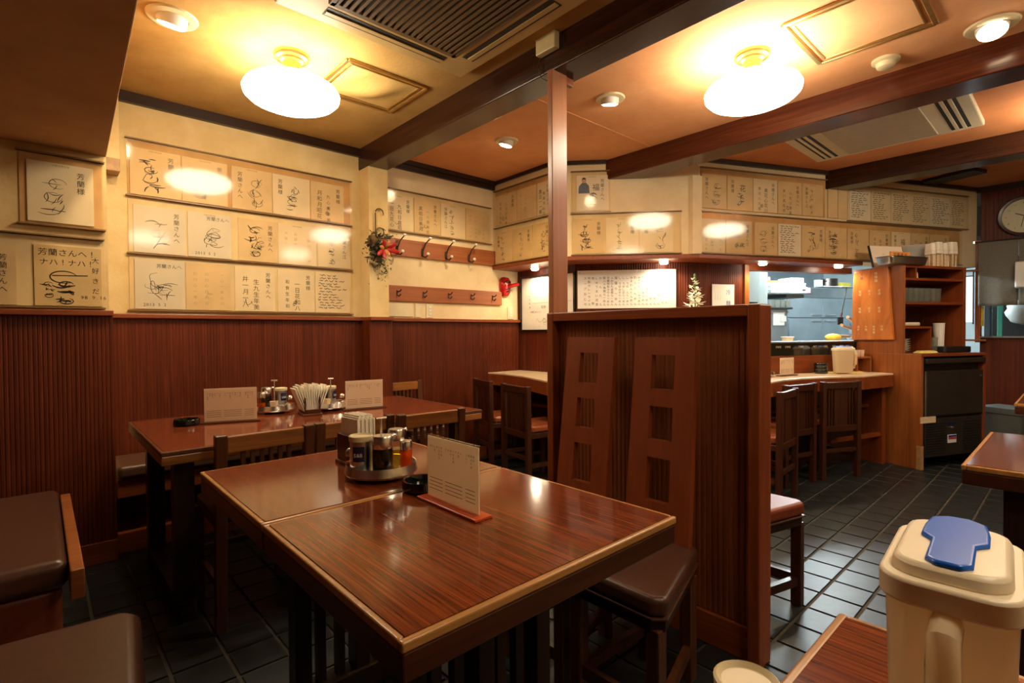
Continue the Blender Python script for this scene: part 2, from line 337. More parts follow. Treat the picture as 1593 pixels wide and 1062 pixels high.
# ================================================================ lamps off the frame are built with the pendants below
# ================================================================ STRUCTURE
CZ = 2.515
fl = struct('floor', MB().box(-1.5, 9, -2.6, 5.2, -.06, -.006), 'grout')
def tile_mesh():
    mb = MB(); a, b = .0795, .0762
    mb.prism([(-a, -b), (a, -b), (a, b), (-a, b)], -.012, 0, [(-a+.004, -b+.004), (a-.004, -b+.004), (a-.004, b-.004), (-a+.004, b-.004)])
    return mb
TM = tile_mesh().mesh('tile'); TM.materials.append(MATS['tile'])
cinv = m.inverted(); cand = []; rest = MB()
for i in range(-21, 36):
    for j in range(-20, 20):
        x = 2.135+.1664*(i+.5); y = .749+.16*(j+.5)
        if x > 7.4 or y > 3.6: continue
        q = cinv @ Vector((x, y, 0)); z = -q.z; see = 0
        if z > .2:
            u = 796.5+807.84*q.x/z; v = 531-807.84*q.y/z
            see = -20 < u < 1613 and v < 1090
        aisle = (1.9 < x < 5.5 and -.4 < y < 1.7 and y < 2.4-.25*x) or (x < 1.2 and y > .9)
        cand.append((-1/(z*z*z) if see and aisle else 0, x, y))
cand.sort()
for k, (w_, x, y) in enumerate(cand):
    if k < 290 and w_ < 0: part('tile', TM, 'tile', fl, loc=(x, y, 0))
    else:
        t0 = tile_mesh(); rest.add([(a+x, b+y, c) for a, b, c in t0.v], t0.f)
part('tile_field', rest, 'tile', fl)['kind'] = 'stuff'
# ceilings bay by bay
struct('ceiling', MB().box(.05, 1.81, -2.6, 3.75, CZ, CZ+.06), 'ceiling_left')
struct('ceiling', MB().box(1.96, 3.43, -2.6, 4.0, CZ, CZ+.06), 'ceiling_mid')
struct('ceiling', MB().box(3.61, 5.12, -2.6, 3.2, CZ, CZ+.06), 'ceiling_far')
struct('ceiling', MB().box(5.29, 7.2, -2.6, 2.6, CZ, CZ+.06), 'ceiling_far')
tp = MB(); tp.box(1.97, 3.40, 2.19, 2.205, CZ-.003, CZ+.01)
struct('trim_1', tp, 'ceiling_mid')
# low bulkhead over the left side
struct('ceiling', MB().prism([(.09, -1.9), (.268, 3.44), (.268, 3.69), (-1.4, 3.69), (-1.4, -1.9)], 2.02, CZ+.05), 'bulkhead_brown', bevel=.004)
# beams
struct('trim_2', MB().box(1.805, 1.972, -2.6, 3.72, 2.36, CZ+.06), 'beam_wood', bevel=.006)
struct('trim_3', MB().box(3.415, 3.628, -2.6, 2.62, 2.36, CZ+.06), 'beam_wood_red', bevel=.006)
struct('trim_4', MB().box(5.10, 5.30, -2.6, 1.62, 2.36, CZ+.06), 'beam_wood', bevel=.006)
# walls
struct('wall_left', MB().box(-.1, 1.90, 3.69, 3.80, 0, CZ+.06), 'wall_cream')
struct('wall_back', MB().box(1.90, 3.46, 3.69, 3.80, 0, CZ+.06), 'wall_pale')
struct('wall_pier', MB().box(-1.4, .262, 3.29, 3.69, 0, 2.02), 'pier_cream')
pil = struct('wall_pillar', MB().box(1.812, 1.968, 3.545, 3.70, 0, 2.36), 'wall_cream')
struct('wall_outer', MB().box(-1.5, -1.4, -2.6, 3.8, 0, CZ+.06), 'panel_wood')
struct('wall_near', MB().box(-1.5, 7.2, -2.7, -2.6, 0, CZ+.06), 'wall_cream')
def offset_poly(t0):   # front line of the overhanging wall moved out by t0
    a = (3.14-t0, 3.69); b = (3.12-t0*1.0, 2.93-.43*t0); c = (3.908-.66*t0, 2.071-.78*t0); d = (6.86-.42*t0, .71-.908*t0)
    return [a, b, c, d]
BACK = [(6.95, .92), (4.078, 2.246), (3.44, 2.95), (3.44, 3.69)]
struct('wall_counter', MB().prism((offset_poly(0)+BACK)[::-1], 1.74, CZ+.06), 'wall_pale')
struct('trim_5', MB().prism((offset_poly(.022)[:3]+[(5.50, 1.335)]+[(5.60, 1.545)]+BACK[1:])[::-1], 1.712, 1.745), 'frame_wood_x', bevel=.004)
struct('wall_counter', MB().box(-.075, .012, -.025, .02, 1.745, 2.36), 'wall_pale', WC.p(0), WC.rz)
def crown(fr, s0, s1, h, d, z=CZ): return struct('trim_6', MB().box(s0, s1, -d, .01, z-h, z+.01), 'trim_wood', fr.p(0), fr.rz)
crown(W1, .268, 1.806, .06, .03); crown(W1, 1.97, 3.14, .035, .05); crown(W1, 1.97, 3.14, .075, .025)
crown(WA, 0, .77, .03, .02); crown(WB, 0, .44, .03, .02); crown(WC, .06, 1.32, .035, .025); crown(WC, 1.35, 3.24, .035, .025); crown(WK, 0, 3.2, .05, .03)
# ribbed mahogany wainscots
def ribs(s0, s1, z0, z1, pitch=.0165, d=.0018, y=0):
    mb = MB(); n = int((s1-s0)/pitch); p = (s1-s0)/n
    for i in range(n):
        a = s0+p*i
        vs = [(a+.08*p, y, z0), (a+.25*p, y-d, z0), (a+.75*p, y-d, z0), (a+.92*p, y, z0), (a+.08*p, y, z1), (a+.25*p, y-d, z1), (a+.75*p, y-d, z1), (a+.92*p, y, z1)]
        mb.add(vs, [(0, 1, 5, 4), (1, 2, 6, 5), (2, 3, 7, 6), (4, 5, 6, 7)])
    return mb
def wainscot(fr, s0, s1, y0, z0=0, z1=1.225, cap=True, name='wall_wainscot', back=.03, pitch=.0165):
    o = struct(name, MB().box(s0, s1, y0, y0+back, z0, z1), 'panel_wood', fr.p(0), fr.rz)
    r = part('ribs', ribs(s0, s1, z0, z1, pitch, y=y0), 'panel_wood', o); r['kind'] = 'stuff'
    if cap: part('cap_rail', MB().box(s0-.002, s1+.002, y0-.03, y0+back, z1, z1+.027), 'frame_wood_x', o, bevel=.004)
    return o
wainscot(W1, .29, 1.80, -.03); wainscot(W1, 1.985, 3.42, -.03, z1=1.222)
wainscot(W0, -1.4, .275, -.02)
wp = wainscot(W1, 1.797, 1.982, -.165, z1=1.225, back=.16)
for fr, a, b, y in ((W0, -1.4, .277, -.03), (W1, 1.98, 3.0, -.042), (W1, 1.795, 1.985, -.175)):
    struct('baseboard_left', MB().box(a, b, y, y+.03, 0, .105), 'frame_wood_x', fr.p(0), fr.rz, bevel=.003)
# lower wall behind the counter
LA = Fr(3.44, 3.69, 0, -1); LB = Fr(3.44, 2.95, .672, -.741); LC = Fr(4.078, 2.246, .908, -.419)
wainscot(LA, 0, .735, 0, z1=1.715, cap=False, name='wall_counter_back', pitch=.02)
wainscot(LB, 0, .945, 0, z1=1.715, cap=False, name='wall_counter_back', pitch=.02)
wainscot(LC, 0, .56, 0, z1=1.715, cap=False, name='wall_counter_back', pitch=.02)
struct('trim_7', MB().box(.56, .61, -.02, .05, .9, 1.715), 'orange_wood_z', LC.p(0), LC.rz, bevel=.004)
struct('trim_8', MB().box(.61, 1.80, -.02, .05, 1.66, 1.715), 'frame_wood_x', LC.p(0), LC.rz)
# riser, pass shelf and glossy dark panel behind the counter
RS = Fr(4.20, 1.905, .908, -.419)
rz_ = struct('trim_9', MB().box(-.45, 1.42, 0, .02, .60, .915), 'frame_wood_x', RS.p(0), RS.rz, bevel=.003)
part('glossy_panel', MB().box(-.45, 1.42, .012, .03, .915, 1.022), 'black_gloss', rz_)
lm = MB(); r = random.Random(4)
for s_, n_ in ((.42, 3), (.52, 3), (.66, 3), (.83, 2), (.95, 2), (1.04, 2), (1.13, 2), (1.2, 2)): htext(lm, '冷麺餃子味噌塩'[n_:n_+n_], s_, .982, .02, .0112)
part('panel_lettering', lm, 'gold_text', rz_)
part('pass_shelf', MB().box(-.45, 1.42, .0, .25, 1.022, 1.034), 'steel', rz_)
# right-hand wall with the clock: panelled, with a doorway into the kitchen
def wk(s0, s1, z0, z1, mt='panel_wood', y=0, d=.08): return struct('wall_right', MB().box(s0, s1, y, y+d, z0, z1), mt, WK.p(0), WK.rz)
wk(0.03, 3.4, 1.98, CZ+.06); wk(.03, 3.4, 0, 1.05, 'panel_wood'); wk(1.1, 3.4, 1.05, 1.98)
r_ = part('ribs', ribs(.03, 3.4, 1.98, CZ, .03), 'panel_wood', None); r_.location = WK.p(0); r_.rotation_euler = (0, 0, WK.rz); r_['kind'] = 'structure'
struct('trim_10', MB().box(-.005, .035, -.02, .09, 1.0, 2.0), 'frame_wood_z', WK.p(0), WK.rz)
struct('trim_11', MB().box(.03, 1.1, -.03, .09, 1.045, 1.06), 'steel', WK.p(0), WK.rz)
struct('trim_12', MB().box(-.09, .03, -.06, .05, 1.70, 1.715), 'orange_wood_x', WK.p(0), WK.rz)
struct('trim_13', MB().box(-.09, .08, -.06, .05, 1.012, 1.03), 'orange_wood_x', WK.p(0), WK.rz)
# ================================================================ kitchen shell beyond the pass
struct('wall_kitchen', MB().box(.9, 4.4, 2.75, 2.85, 0, CZ+.06), 'steel_blue', WC.p(0), WC.rz)
struct('wall_kitchen', MB().box(.85, .9, .5, 2.8, 0, CZ+.06), 'fridge_grey', WC.p(0), WC.rz)
struct('wall_kitchen', MB().box(4.4, 4.5, .6, 2.8, 0, CZ+.06), 'fridge_grey', WC.p(0), WC.rz)
struct('ceiling', MB().box(.8, 4.5, .42, 2.85, 2.10, 2.16), 'fridge_grey', WC.p(0), WC.rz)
kt = MB()
o = thing('kitchen_lamp', 'fluorescent tube lamp on the kitchen ceiling beyond the pass', 'lamp', WC.p(2.5, 1.15, 2.03), WC.rz)
part('lamp_housing', MB().box(-.65, .65, -.08, .08, .02, .05), 'white_plastic', o, bevel=.006)
for y in (-.045, .045): part('tube', MB().tube([(-.6, y, 0), (.6, y, 0)], .014, 10), 'tube_light', o, smooth=True)
bk = Fr(8.3, .8, 0, -1); struct('wall_kitchen', MB().box(-.6, 3.2, 0, .08, 0, CZ), 'fridge_grey', bk.p(0), bk.rz)
# ================================================================ LAMPS
LAMP = 2.2
def spot(loc, energy, c, size=120, rad=.04, aim=None, blend=.6):
    l = bpy.data.lights.new('spot', 'SPOT'); l.energy = energy*LAMP; l.color = c; l.spot_size = radians(size); l.spot_blend = blend; l.shadow_soft_size = rad
    o = bpy.data.objects.new('spot', l); COL.objects.link(o); o.location = loc
    if aim: o.rotation_euler = Vector(aim).to_track_quat('-Z', 'Y').to_euler()
def pendant(x, y, label, glass='lamp_glass'):
    o = thing('ceiling_lamp', label, 'lamp', (x, y, CZ), 0)
    part('ceiling_rose', MB().lathe([(.082, 0), (.084, -.012), (.078, -.022), (.060, -.026), (.058, -.034), (.044, -.04)], 28), 'brass', o, smooth=True)
    part('neck', MB().lathe([(.043, -.036), (.040, -.065), (.044, -.08), (.055, -.088), (.080, -.112), (.098, -.128), (.104, -.136)], 28, cap=False), 'brass', o, smooth=True)
    pr = [(.095, -.128), (.14, -.133), (.185, -.146), (.214, -.165), (.226, -.186), (.222, -.206), (.200, -.227), (.16, -.244), (.11, -.255), (.05, -.261), (.002, -.262)]
    part('glass_shade', MB().lathe(pr, 40), glass, o, smooth=True)
pendant(.953, 2.66, 'round white glass ceiling lamp on brass neck over the wall-side table, nearest the yellow hatch')
pendant(2.665, 1.125, 'round white glass ceiling lamp on brass neck between the two dark beams on the right')
pendant(1.0, -.45, 'round white glass ceiling lamp behind the viewpoint, over the near tables', 'lamp_glass_dim')
pendant(2.85, -.65, 'round white glass ceiling lamp over the right-hand tables, out of the frame', 'lamp_glass_dim')
pendant(4.66, -.12, 'round white glass ceiling lamp in the bay beyond the second beam, out of the frame')
def downlight(x, y, label, rr=.095, aim=(0, 0, -1), e=14, tilt=0):
    o = thing('downlight', label, 'light', (x, y, CZ), 0, 'recessed ceiling downlights')
    part('trim_ring', MB().lathe([(rr*.62, .0), (rr*.62, -.010), (rr*.75, -.013), (rr*.95, -.008), (rr, 0)], 28, cap=False), 'cap_cream', o, smooth=True)
    M = Matrix.Translation((aim[0]*.012, aim[1]*.012, -.012)) @ Vector(aim).normalized().to_track_quat('Z', 'Y').to_matrix().to_4x4()
    part('bulb', MB().lathe([(rr*.3, -.03), (rr*.52, -.02), (rr*.55, .012), (rr*.46, .026), (.002, .030)], 20, M=M), 'bulb', o, smooth=True)
    part('eyeball', MB().lathe([(rr*.60, -.03), (rr*.60, .006), (rr*.54, .022), (rr*.54, .014)], 24, M=M, cap=False), 'white_plastic', o, smooth=True)
    spot((x+aim[0]*.06, y+aim[1]*.06, CZ-.07), e, WARM, 130, .05, aim)
downlight(.454, 2.687, 'recessed eyeball downlight in the yellow ceiling beside the brown bulkhead', .10, (-.1, .35, -1), 12)
downlight(2.525, 2.816, 'small recessed downlight in the orange ceiling, left of the wooden post', .085, (-.1, .25, -1), 14)
downlight(2.532, 1.901, 'recessed downlight in the orange ceiling just right of the wooden post', .088, (.2, .2, -1), 14)
downlight(3.243, .29, 'recessed downlight in the orange ceiling at the right edge, above the dark beam', .10, (-.4, -.1, -1), 14)
def soffit_light(x, y, label, e=7):
    o = thing('soffit_light', label, 'light', (x, y, 1.712), 0, 'small lights under the counter soffit')
    part('trim_ring', MB().lathe([(.034, 0), (.036, -.006), (.05, -.003), (.052, 0)], 24, cap=False), 'chrome', o, smooth=True)
    part('bulb', MB().lathe([(.033, .0), (.034, -.012), (.028, -.02), (.002, -.024)], 20), 'bulb_white', o, smooth=True)
    spot((x, y, 1.676), e, (1, .80, .52), 165, .03)
soffit_light(3.339, 3.352, 'small bright soffit light above the framed poster in the corner', 5)
soffit_light(3.869, 2.357, 'small bright soffit light above the white handwritten menu board')
soffit_light(4.60, 1.85, 'small bright soffit light at the left end of the kitchen pass', 7)
soffit_light(5.35, 1.488, 'small bright soffit light at the right end of the kitchen pass, by the wooden plaque', 8)
# smoke detector, hatches, air conditioners, sensor box
solo('smoke_detector', MB().lathe([(.062, 0), (.062, -.012), (.045, -.018), (.040, -.038), (.032, -.043), (.002, -.044)], 28), 'cap_cream', 'round cream smoke detector on the orange ceiling beside the dark beam', 'detector', (3.238, .691, CZ), smooth=True)
def hatch(x0, x1, y0, y1, frame, pan, label, sag):
    o = thing('ceiling_hatch', label, 'hatch', ((x0+x1)/2, (y0+y1)/2, CZ)); a = (x1-x0)/2; b = (y1-y0)/2; w_ = .022
    f = MB()
    for s_ in (-1, 1):
        f.box(-a, a, s_*b-w_/2, s_*b+w_/2, -.012, 0); f.box(s_*a-w_/2, s_*a+w_/2, -b, b, -.012, 0)
        f.box(-a+.03, a-.03, s_*(b-.032)-.006, s_*(b-.032)+.006, -.008, 0); f.box(s_*(a-.032)-.006, s_*(a-.032)+.006, -b+.03, b-.03, -.008, 0)
    part('frame', f, frame, o, bevel=.003)
    p = MB(); n = 14; vs = []; fs = []; r = random.Random(3)
    for i in range(n+1):
        for j in range(n+1):
            u = i/n; v = j/n; e = sin(pi*u)*sin(pi*v)
            vs.append((-a+.038+(2*a-.076)*u, -b+.038+(2*b-.076)*v, -.004-sag*e*(.5+.5*sin(9*u+5*v))))
    for i in range(n):
        for j in range(n): k = i*(n+1)+j; fs.append((k, k+1, k+n+2, k+n+1))
    p.add(vs, fs); part('panel', p, pan, o, smooth=True)
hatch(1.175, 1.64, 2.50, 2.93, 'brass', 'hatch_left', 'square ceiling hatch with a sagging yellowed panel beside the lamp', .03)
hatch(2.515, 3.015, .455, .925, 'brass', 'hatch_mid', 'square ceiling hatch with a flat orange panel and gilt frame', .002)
o = thing('ceiling_air_conditioner', 'yellowed square ceiling air conditioner with a ribbed brown grille, top centre', 'air conditioner', (1.21, 1.765, CZ))
f = MB(); A = .475
f.prism([(-A, -A), (A, -A), (A, A), (-A, A)], -.03, 0, None)
part('casing', f, 'ac_old', o, bevel=.006)
g = MB()
for i in range(21):
    x = -.29+.58*i/20; g.box(x-.007, x+.007, -.29, .29, -.046, -.031)
for s_ in (-1, 1): g.box(-.31, .31, s_*.30-.012, s_*.30+.012, -.046, -.030); g.box(s_*.305-.012, s_*.305+.012, -.31, .31, -.046, -.030)
part('grille', g, 'ac_grille', o)['kind'] = 'stuff'
part('grille_back', MB().box(-.29, .29, -.29, .29, -.032, -.029), 'slot_black', o)
for dx, dy in ((0, 1), (1, 0), (0, -1), (-1, 0)):
    q = MB(); v_ = MB()
    if dx == 0: q.box(-.30, .30, dy*.385-.032, dy*.385+.032, -.0315, -.02); v_.box(-.295, .295, dy*.392-.012, dy*.392+.012, -.036, -.031)
    else: q.box(dx*.385-.032, dx*.385+.032, -.30, .30, -.0315, -.02); v_.box(dx*.392-.012, dx*.392+.012, -.295, .295, -.036, -.031)
    s_ = part('air_slot', q, 'slot_black', o); part('louvre', v_, 'ac_old', s_)
o = thing('ceiling_air_conditioner', 'long cream ceiling air conditioner with a plain panel behind the dark beam', 'air conditioner', (4.26, .945, CZ))
part('casing', MB().box(-.40, .385, -.50, .50, -.04, 0), 'ac_white', o, bevel=.008)
part('intake_panel', MB().box(-.33, .32, -.27, .26, -.052, -.038), 'ac_panel', o, bevel=.004)
for y in (-.39, .385):
    s_ = part('air_slot', MB().box(-.33, .33, y-.05, y+.05, -.0415, -.03), 'slot_black', o)
    for k in (-.02, .02): part('louvre', MB().box(-.325, .325, y+k-.009, y+k+.009, -.047, -.040), 'ac_white', s_)
solo('ceiling_vent', MB().box(-.10, .10, -.20, .20, -.03, 0), 'slot_black', 'dark flat vent on the far ceiling by the panelled wall', 'vent', (6.09, .79, CZ), radians(-20), bevel=.004)
o = thing('sensor_box', 'pale yellow box on the side of the dark beam, with a thin cable', 'box', (1.803, 1.70, 2.44))
part('cover', MB().box(-.035, 0, -.062, .062, 0, .14), 'box_yellow', o, bevel=.005)
part('cable', MB().tube([(-.012, .055, 0), (-.014, .062, -.05), (-.012, .05, -.10), (-.002, .02, -.12)], .003, 6), 'iron', o, smooth=True)
# ================================================================ AUTOGRAPH DISPLAYS
ORD = ['first', 'second', 'third', 'fourth', 'fifth', 'sixth', 'seventh', 'eighth', 'ninth', 'tenth', 'eleventh', 'twelfth']
def sheet(fr, s0, s1, z0, z1, label, mount='mount_cream', rails=(1, 1), t=0):
    o = thing('acrylic_sheet', label, 'display', fr.p(s0, t, z0), fr.rz); L = s1-s0; h = z1-z0
    part('mounting_paper', MB().box(.004, L-.004, -.004, 0, .004, h-.004), mount, o)
    part('clear_sheet', MB().box(0, L, -.0235, -.0205, 0, h), 'acrylic', o)
    if rails[0]: part('lower_rail', MB().box(-.006, L+.006, -.026, 0, -.007, .0), 'display_rail', o)
    if rails[1]: part('upper_rail', MB().box(-.006, L+.006, -.026, 0, h, h+.006), 'display_rail', o)
PAPER = {'t': 'paper_tan', 'p': 'paper_pale', 'g': 'paper_grey', 'c': 'paper_cream', 'w': 'paper_white'}
LOOK = {'t': 'tan', 'p': 'pale', 'g': 'greyish', 'c': 'cream', 'w': 'whitish'}
STY = {'a': 'a looping signature', 'b': 'brush columns', 'c': 'faint writing', 'd': 'a bold scrawl', 'e': 'small lines', 'f': 'a thin scrawl', 'g': 'greenish writing', 'h': 'one big character', 'n': 'no writing', 'z': 'a dated signature'}
def board(fr, s0, s1, z0, z1, tone, style, where, seed, extra=None, t=0):
    lab = f"{LOOK[tone]} autograph board with {STY[style]}, {where}"
    L = s1-s0; h = z1-z0
    o = solo('autograph_board', MB().box(0, L, -.010, -.0045, 0, h), PAPER[tone], lab, 'autograph board', fr.p(s0, t, z0), fr.rz, 'autograph boards on the walls')
    if style == 'n': return o
    r = random.Random(seed); mb = MB(); Y = -.0106; ink = 'ink'
    ded = r.choice(('芳蘭さん江', '芳蘭さんへ', '芳蘭様', '芳蘭さんへ'))
    side = r.choice((.82, .8, .2)) if style != 'b' else .82
    sz = .032 if h > .24 else .026
    if style in 'abfdhg': vtext(mb, ded, L*side, h*.9, sz, sz*1.12, Y)
    if style == 'a': cursive(mb, L*(.42 if side > .5 else .6), h*.42, L*.44, h*.7, seed, 3, .0036, Y)
    if style == 'b':
        ch = '一九八年月日生真心昭和美食花川井'
        for k in range(2): vtext(mb, ''.join(r.choice(ch) for _ in range(5)), L*(.25+.27*k), h*(.8-.06*k), sz*r.choice((.9, 1.2)), sz*1.3, Y)
        scribble(mb, L*.4, h*.2, L*.4, h*.2, seed, 1, .003, Y)
    if style == 'c': ink = 'ink_faint'; [vtext(mb, ''.join(r.choice('一八川心日年') for _ in range(6)), L*x, h*.85, .022, .036, Y) for x in (.2, .45, .8)]; scribble(mb, L*.5, h*.3, L*.5, h*.3, seed, 1, .0025, Y)
    if style == 'd': cursive(mb, L*.42, h*.46, L*.42, h*.74, seed, 4, .006, Y); scribble(mb, L*.44, h*.42, L*.5, h*.6, seed, 1, .003, Y)
    if style == 'e':
        for k in range(13):
            z = h*(.93-.068*k); x = L*r.uniform(.06, .14); x1 = L*r.uniform(.55, .95)
            while x < x1-.02:
                wl = r.uniform(.018, .05); n = 7; mb.ribbon([(x+wl*i/n, z+r.uniform(-.0055, .0055)) for i in range(n+1)], .0052, Y); x += wl+.009
    if style == 'f': cursive(mb, L*.42, h*.46, L*.22, h*.8, seed, 5, .0028, Y)
    if style == 'g': ink = 'ink_teal'; htext(mb, '芳蘭', L*.12, h*.76, .042, Y); htext(mb, '感謝', L*.12, h*.5, .05, Y); scribble(mb, L*.5, h*.25, L*.7, h*.25, seed, 4, .004, Y)
    if style == 'h':
        glyph(mb, r.choice('心夢花福'), L*.6, h*.58, .06, Y); scribble(mb, L*.55, h*.35, L*.45, h*.4, seed, 1, .0032, Y); cursive(mb, L*.52, h*.32, L*.34, h*.42, seed, 2, .0055, Y)
    if style == 'z':
        htext(mb, '芳蘭さんへ', L*.42, h*.85, .026, Y); scribble(mb, L*.45, h*.48, L*.75, h*.55, seed, 2, .003, Y); cursive(mb, L*.52, h*.36, L*.5, h*.34, seed, 2, .0034, Y); htext(mb, '2013 5 2', L*.15, h*.06, .024, Y)
    if extra: extra(mb, L, h, Y)
    if mb.v: part('writing', mb, ink, o)
    if r.random() < .6 and style != 'e':
        k = MB(); htext(k, '芳蘭芳蘭営業', L*.36, h*.945, .011, Y); part('printed_heading', k, 'ink_faint', o)
    return o
def row(fr, z0, z1, items, where, seed, t=0):
    for i, (a, b, tone, sty) in enumerate(items): board(fr, a, b, z0, z1, tone, sty, f"{ORD[i]} from left, {where}", seed*31+i, t=t)
for z0, z1, n in ((1.276, 1.588, 'bottom'), (1.604, 1.918, 'middle'), (1.934, 2.255, 'top')):
    sheet(W1, .385, 1.735, z0, z1, f'clear sheet over the {n} row of autograph boards behind the wall-side table', 'mount_orange' if n == 'top' else 'mount_cream', (1, n == 'top'))
row(W1, 1.942, 2.212, [(.40, .65, 't', 'd'), (.657, .905, 't', 'a'), (.93, 1.175, 't', 'a'), (1.18, 1.43, 'p', 'h'), (1.437, 1.68, 't', 'b')], 'top row left wall', 1)
row(W1, 1.610, 1.884, [(.412, .67, 'g', 'a'), (.681, .922, 'g', 'z'), (.963, 1.203, 't', 'd'), (1.211, 1.47, 'p', 'c'), (1.483, 1.728, 'p', 'f')], 'middle row left wall', 2)
row(W1, 1.282, 1.570, [(.413, .662, 'g', 'z'), (.667, .913, 't', 'c'), (.939, 1.186, 'p', 'b'), (1.204, 1.454, 'p', 'b'), (1.461, 1.717, 'p', 'e')], 'bottom row left wall', 3)
sheet(W0, -.06, .248, 1.652, 1.98, 'small clear sheet over one autograph board under the brown bulkhead', 'mount_orange')
sheet(W0, -.62, .242, 1.266, 1.598, 'clear sheet over two autograph boards at the left edge, above the panelling', 'mount_cream')
board(W0, -.03, .21, 1.664, 1.945, 'p', 'a', 'alone under the brown bulkhead', 77)
def naha(mb, L, h, Y):
    htext(mb, '芳蘭さんへ！', L*.05, h*.84, .036, Y); htext(mb, 'ナハ！ナハ！', L*.07, h*.68, .034, Y); vtext(mb, '大好きだ', L*.9, h*.9, .03, .05, Y)
    pts = [(L*(.42+.2*cos(a)), h*(.48+.1*sin(a))) for a in [pi*.1+2*pi*.8*i/20 for i in range(21)]]; mb.ribbon(pts, .006, Y); mb.ribbon([(L*.25, h*.5), (L*.78, h*.52)], .006, Y)
    cursive(mb, L*.48, h*.22, L*.34, h*.42, 8, 3, .0068, Y); cursive(mb, L*.2, h*.26, L*.2, h*.28, 9, 3, .004, Y); htext(mb, '98 9.16', L*.66, h*.12, .024, Y)
b_ = board(W0, -.012, .236, 1.272, 1.556, 'c', 'd', 'rightmost over the left panelling', 78, None)
for ch in list(b_.children): bpy.data.objects.remove(ch)
mb = MB(); naha(mb, .248, .284, -.0106); part('writing', mb, 'ink', b_)
board(W0, -.318, -.072, 1.272, 1.53, 't', 'b', 'cut by the left edge of the view', 79)
sheet(W1, 2.0, 3.092, 1.944, 2.268, 'clear sheet over four autograph boards above the coat hooks', 'mount_cream')
row(W1, 1.952, 2.232, [(2.012, 2.269, 'p', 'b'), (2.281, 2.53, 't', 'b'), (2.543, 2.799, 'p', 'f'), (2.809, 3.059, 't', 'c')], 'row above coat hooks', 4)
sheet(WA, .03, .757, 2.10, 2.42, 'clear sheet over the upper autograph boards in the corner left of the post', 'mount_orange', (0, 1)); sheet(WA, .03, .757, 1.757, 2.082, 'clear sheet over the lower autograph boards in the corner left of the post', 'mount_cream')
row(WA, 2.105, 2.375, [(.04, .335, 't', 'b'), (.341, .59, 't', 'c'), (.597, .752, 'p', 'b')], 'upper row beside the post', 5)
row(WA, 1.762, 2.04, [(.035, .275, 't', 'f'), (.283, .537, 'c', 'f'), (.547, .752, 'c', 'h')], 'lower row beside the post', 6)
sheet(WB, .16, .468, 2.10, 2.425, 'small clear sheet over the board with a portrait photo, right of the post', 'mount_cream'); sheet(WB, .16, 1.025, 1.756, 2.086, 'clear sheet over three autograph boards right of the post', 'mount_cream')
b_ = board(WB, .20, .459, 2.112, 2.395, 'w', 'h', 'carrying a small portrait photo, right of the post', 81)
ph = MB().prism_y([(.015, .14), (.105, .14), (.10, .2), (.078, .225), (.045, .225), (.018, .195)], -.0112, -.0100); part('photo_kimono', ph, 'kimono', b_)
ph = MB().lathe([(.002, -.021), (.016, -.012), (.018, 0), (.014, .014), (.002, .02)], 12, (.06, 0, .24), Matrix.Translation((0, -.0108, 0)) @ Matrix.Diagonal((1, .03, 1, 1))); part('photo_face', ph, 'skin', b_)
ph = MB().prism_y([(.042, .243), (.046, .262), (.06, .268), (.074, .262), (.078, .243), (.07, .252), (.05, .252)], -.0116, -.0110); part('photo_hair', ph, 'ink', b_)
row(WB, 1.764, 2.05, [(.168, .422, 't', 'd'), (.435, .691, 'p', 'f'), (.704, .965, 'p', 'a')], 'row right of the post', 7)
sheet(WC, .012, 1.305, 2.108, 2.432, 'clear sheet over the upper boards between the two right-hand beams', 'mount_orange', (0, 1)); sheet(WC, .012, 3.0, 1.756, 2.082, 'long clear sheet over the lower boards above the kitchen pass', 'mount_orange')
sheet(WC, 1.56, 3.09, 2.102, 2.418, 'clear sheet over the boards of small writing at the far right', 'mount_cream')
row(WC, 2.116, 2.388, [(.022, .258, 't', 'a'), (.27, .521, 't', 'h'), (.528, .775, 'p', 'b'), (.782, 1.038, 't', 'b'), (1.045, 1.272, 't', 'f')], 'upper row between right beams', 8)
row(WC, 2.112, 2.372, [(1.33, 1.44, 'c', 'n'), (1.444, 1.553, 'c', 'n')], 'gap under rightmost beam', 9)
row(WC, 2.108, 2.385, [(1.577, 1.825, 'w', 'e'), (1.837, 2.073, 'p', 'e'), (2.082, 2.326, 'p', 'e'), (2.337, 2.577, 'p', 'e'), (2.587, 2.847, 'w', 'e'), (2.857, 3.083, 'p', 'e')], 'upper row far right', 10)
row(WC, 1.762, 2.03, [(.018, .246, 'p', 'c'), (.256, .514, 't', 'g'), (.543, .775, 't', 'a'), (.787, 1.032, 'w', 'e'), (1.039, 1.297, 't', 'd'), (1.302, 1.547, 't', 'd'), (1.556, 1.807, 't', 'f'), (1.817, 2.073, 't', 'b'), (2.086, 2.328, 'p', 'h'), (2.335, 2.578, 't', 'b'), (2.59, 2.84, 't', 'b')], 'row above kitchen pass', 11)
# ================================================================ PARTITION, POST
o = thing('wooden_partition', 'waist-high ribbed mahogany partition with the post at its far end', 'partition', (1.74, .709, 0))
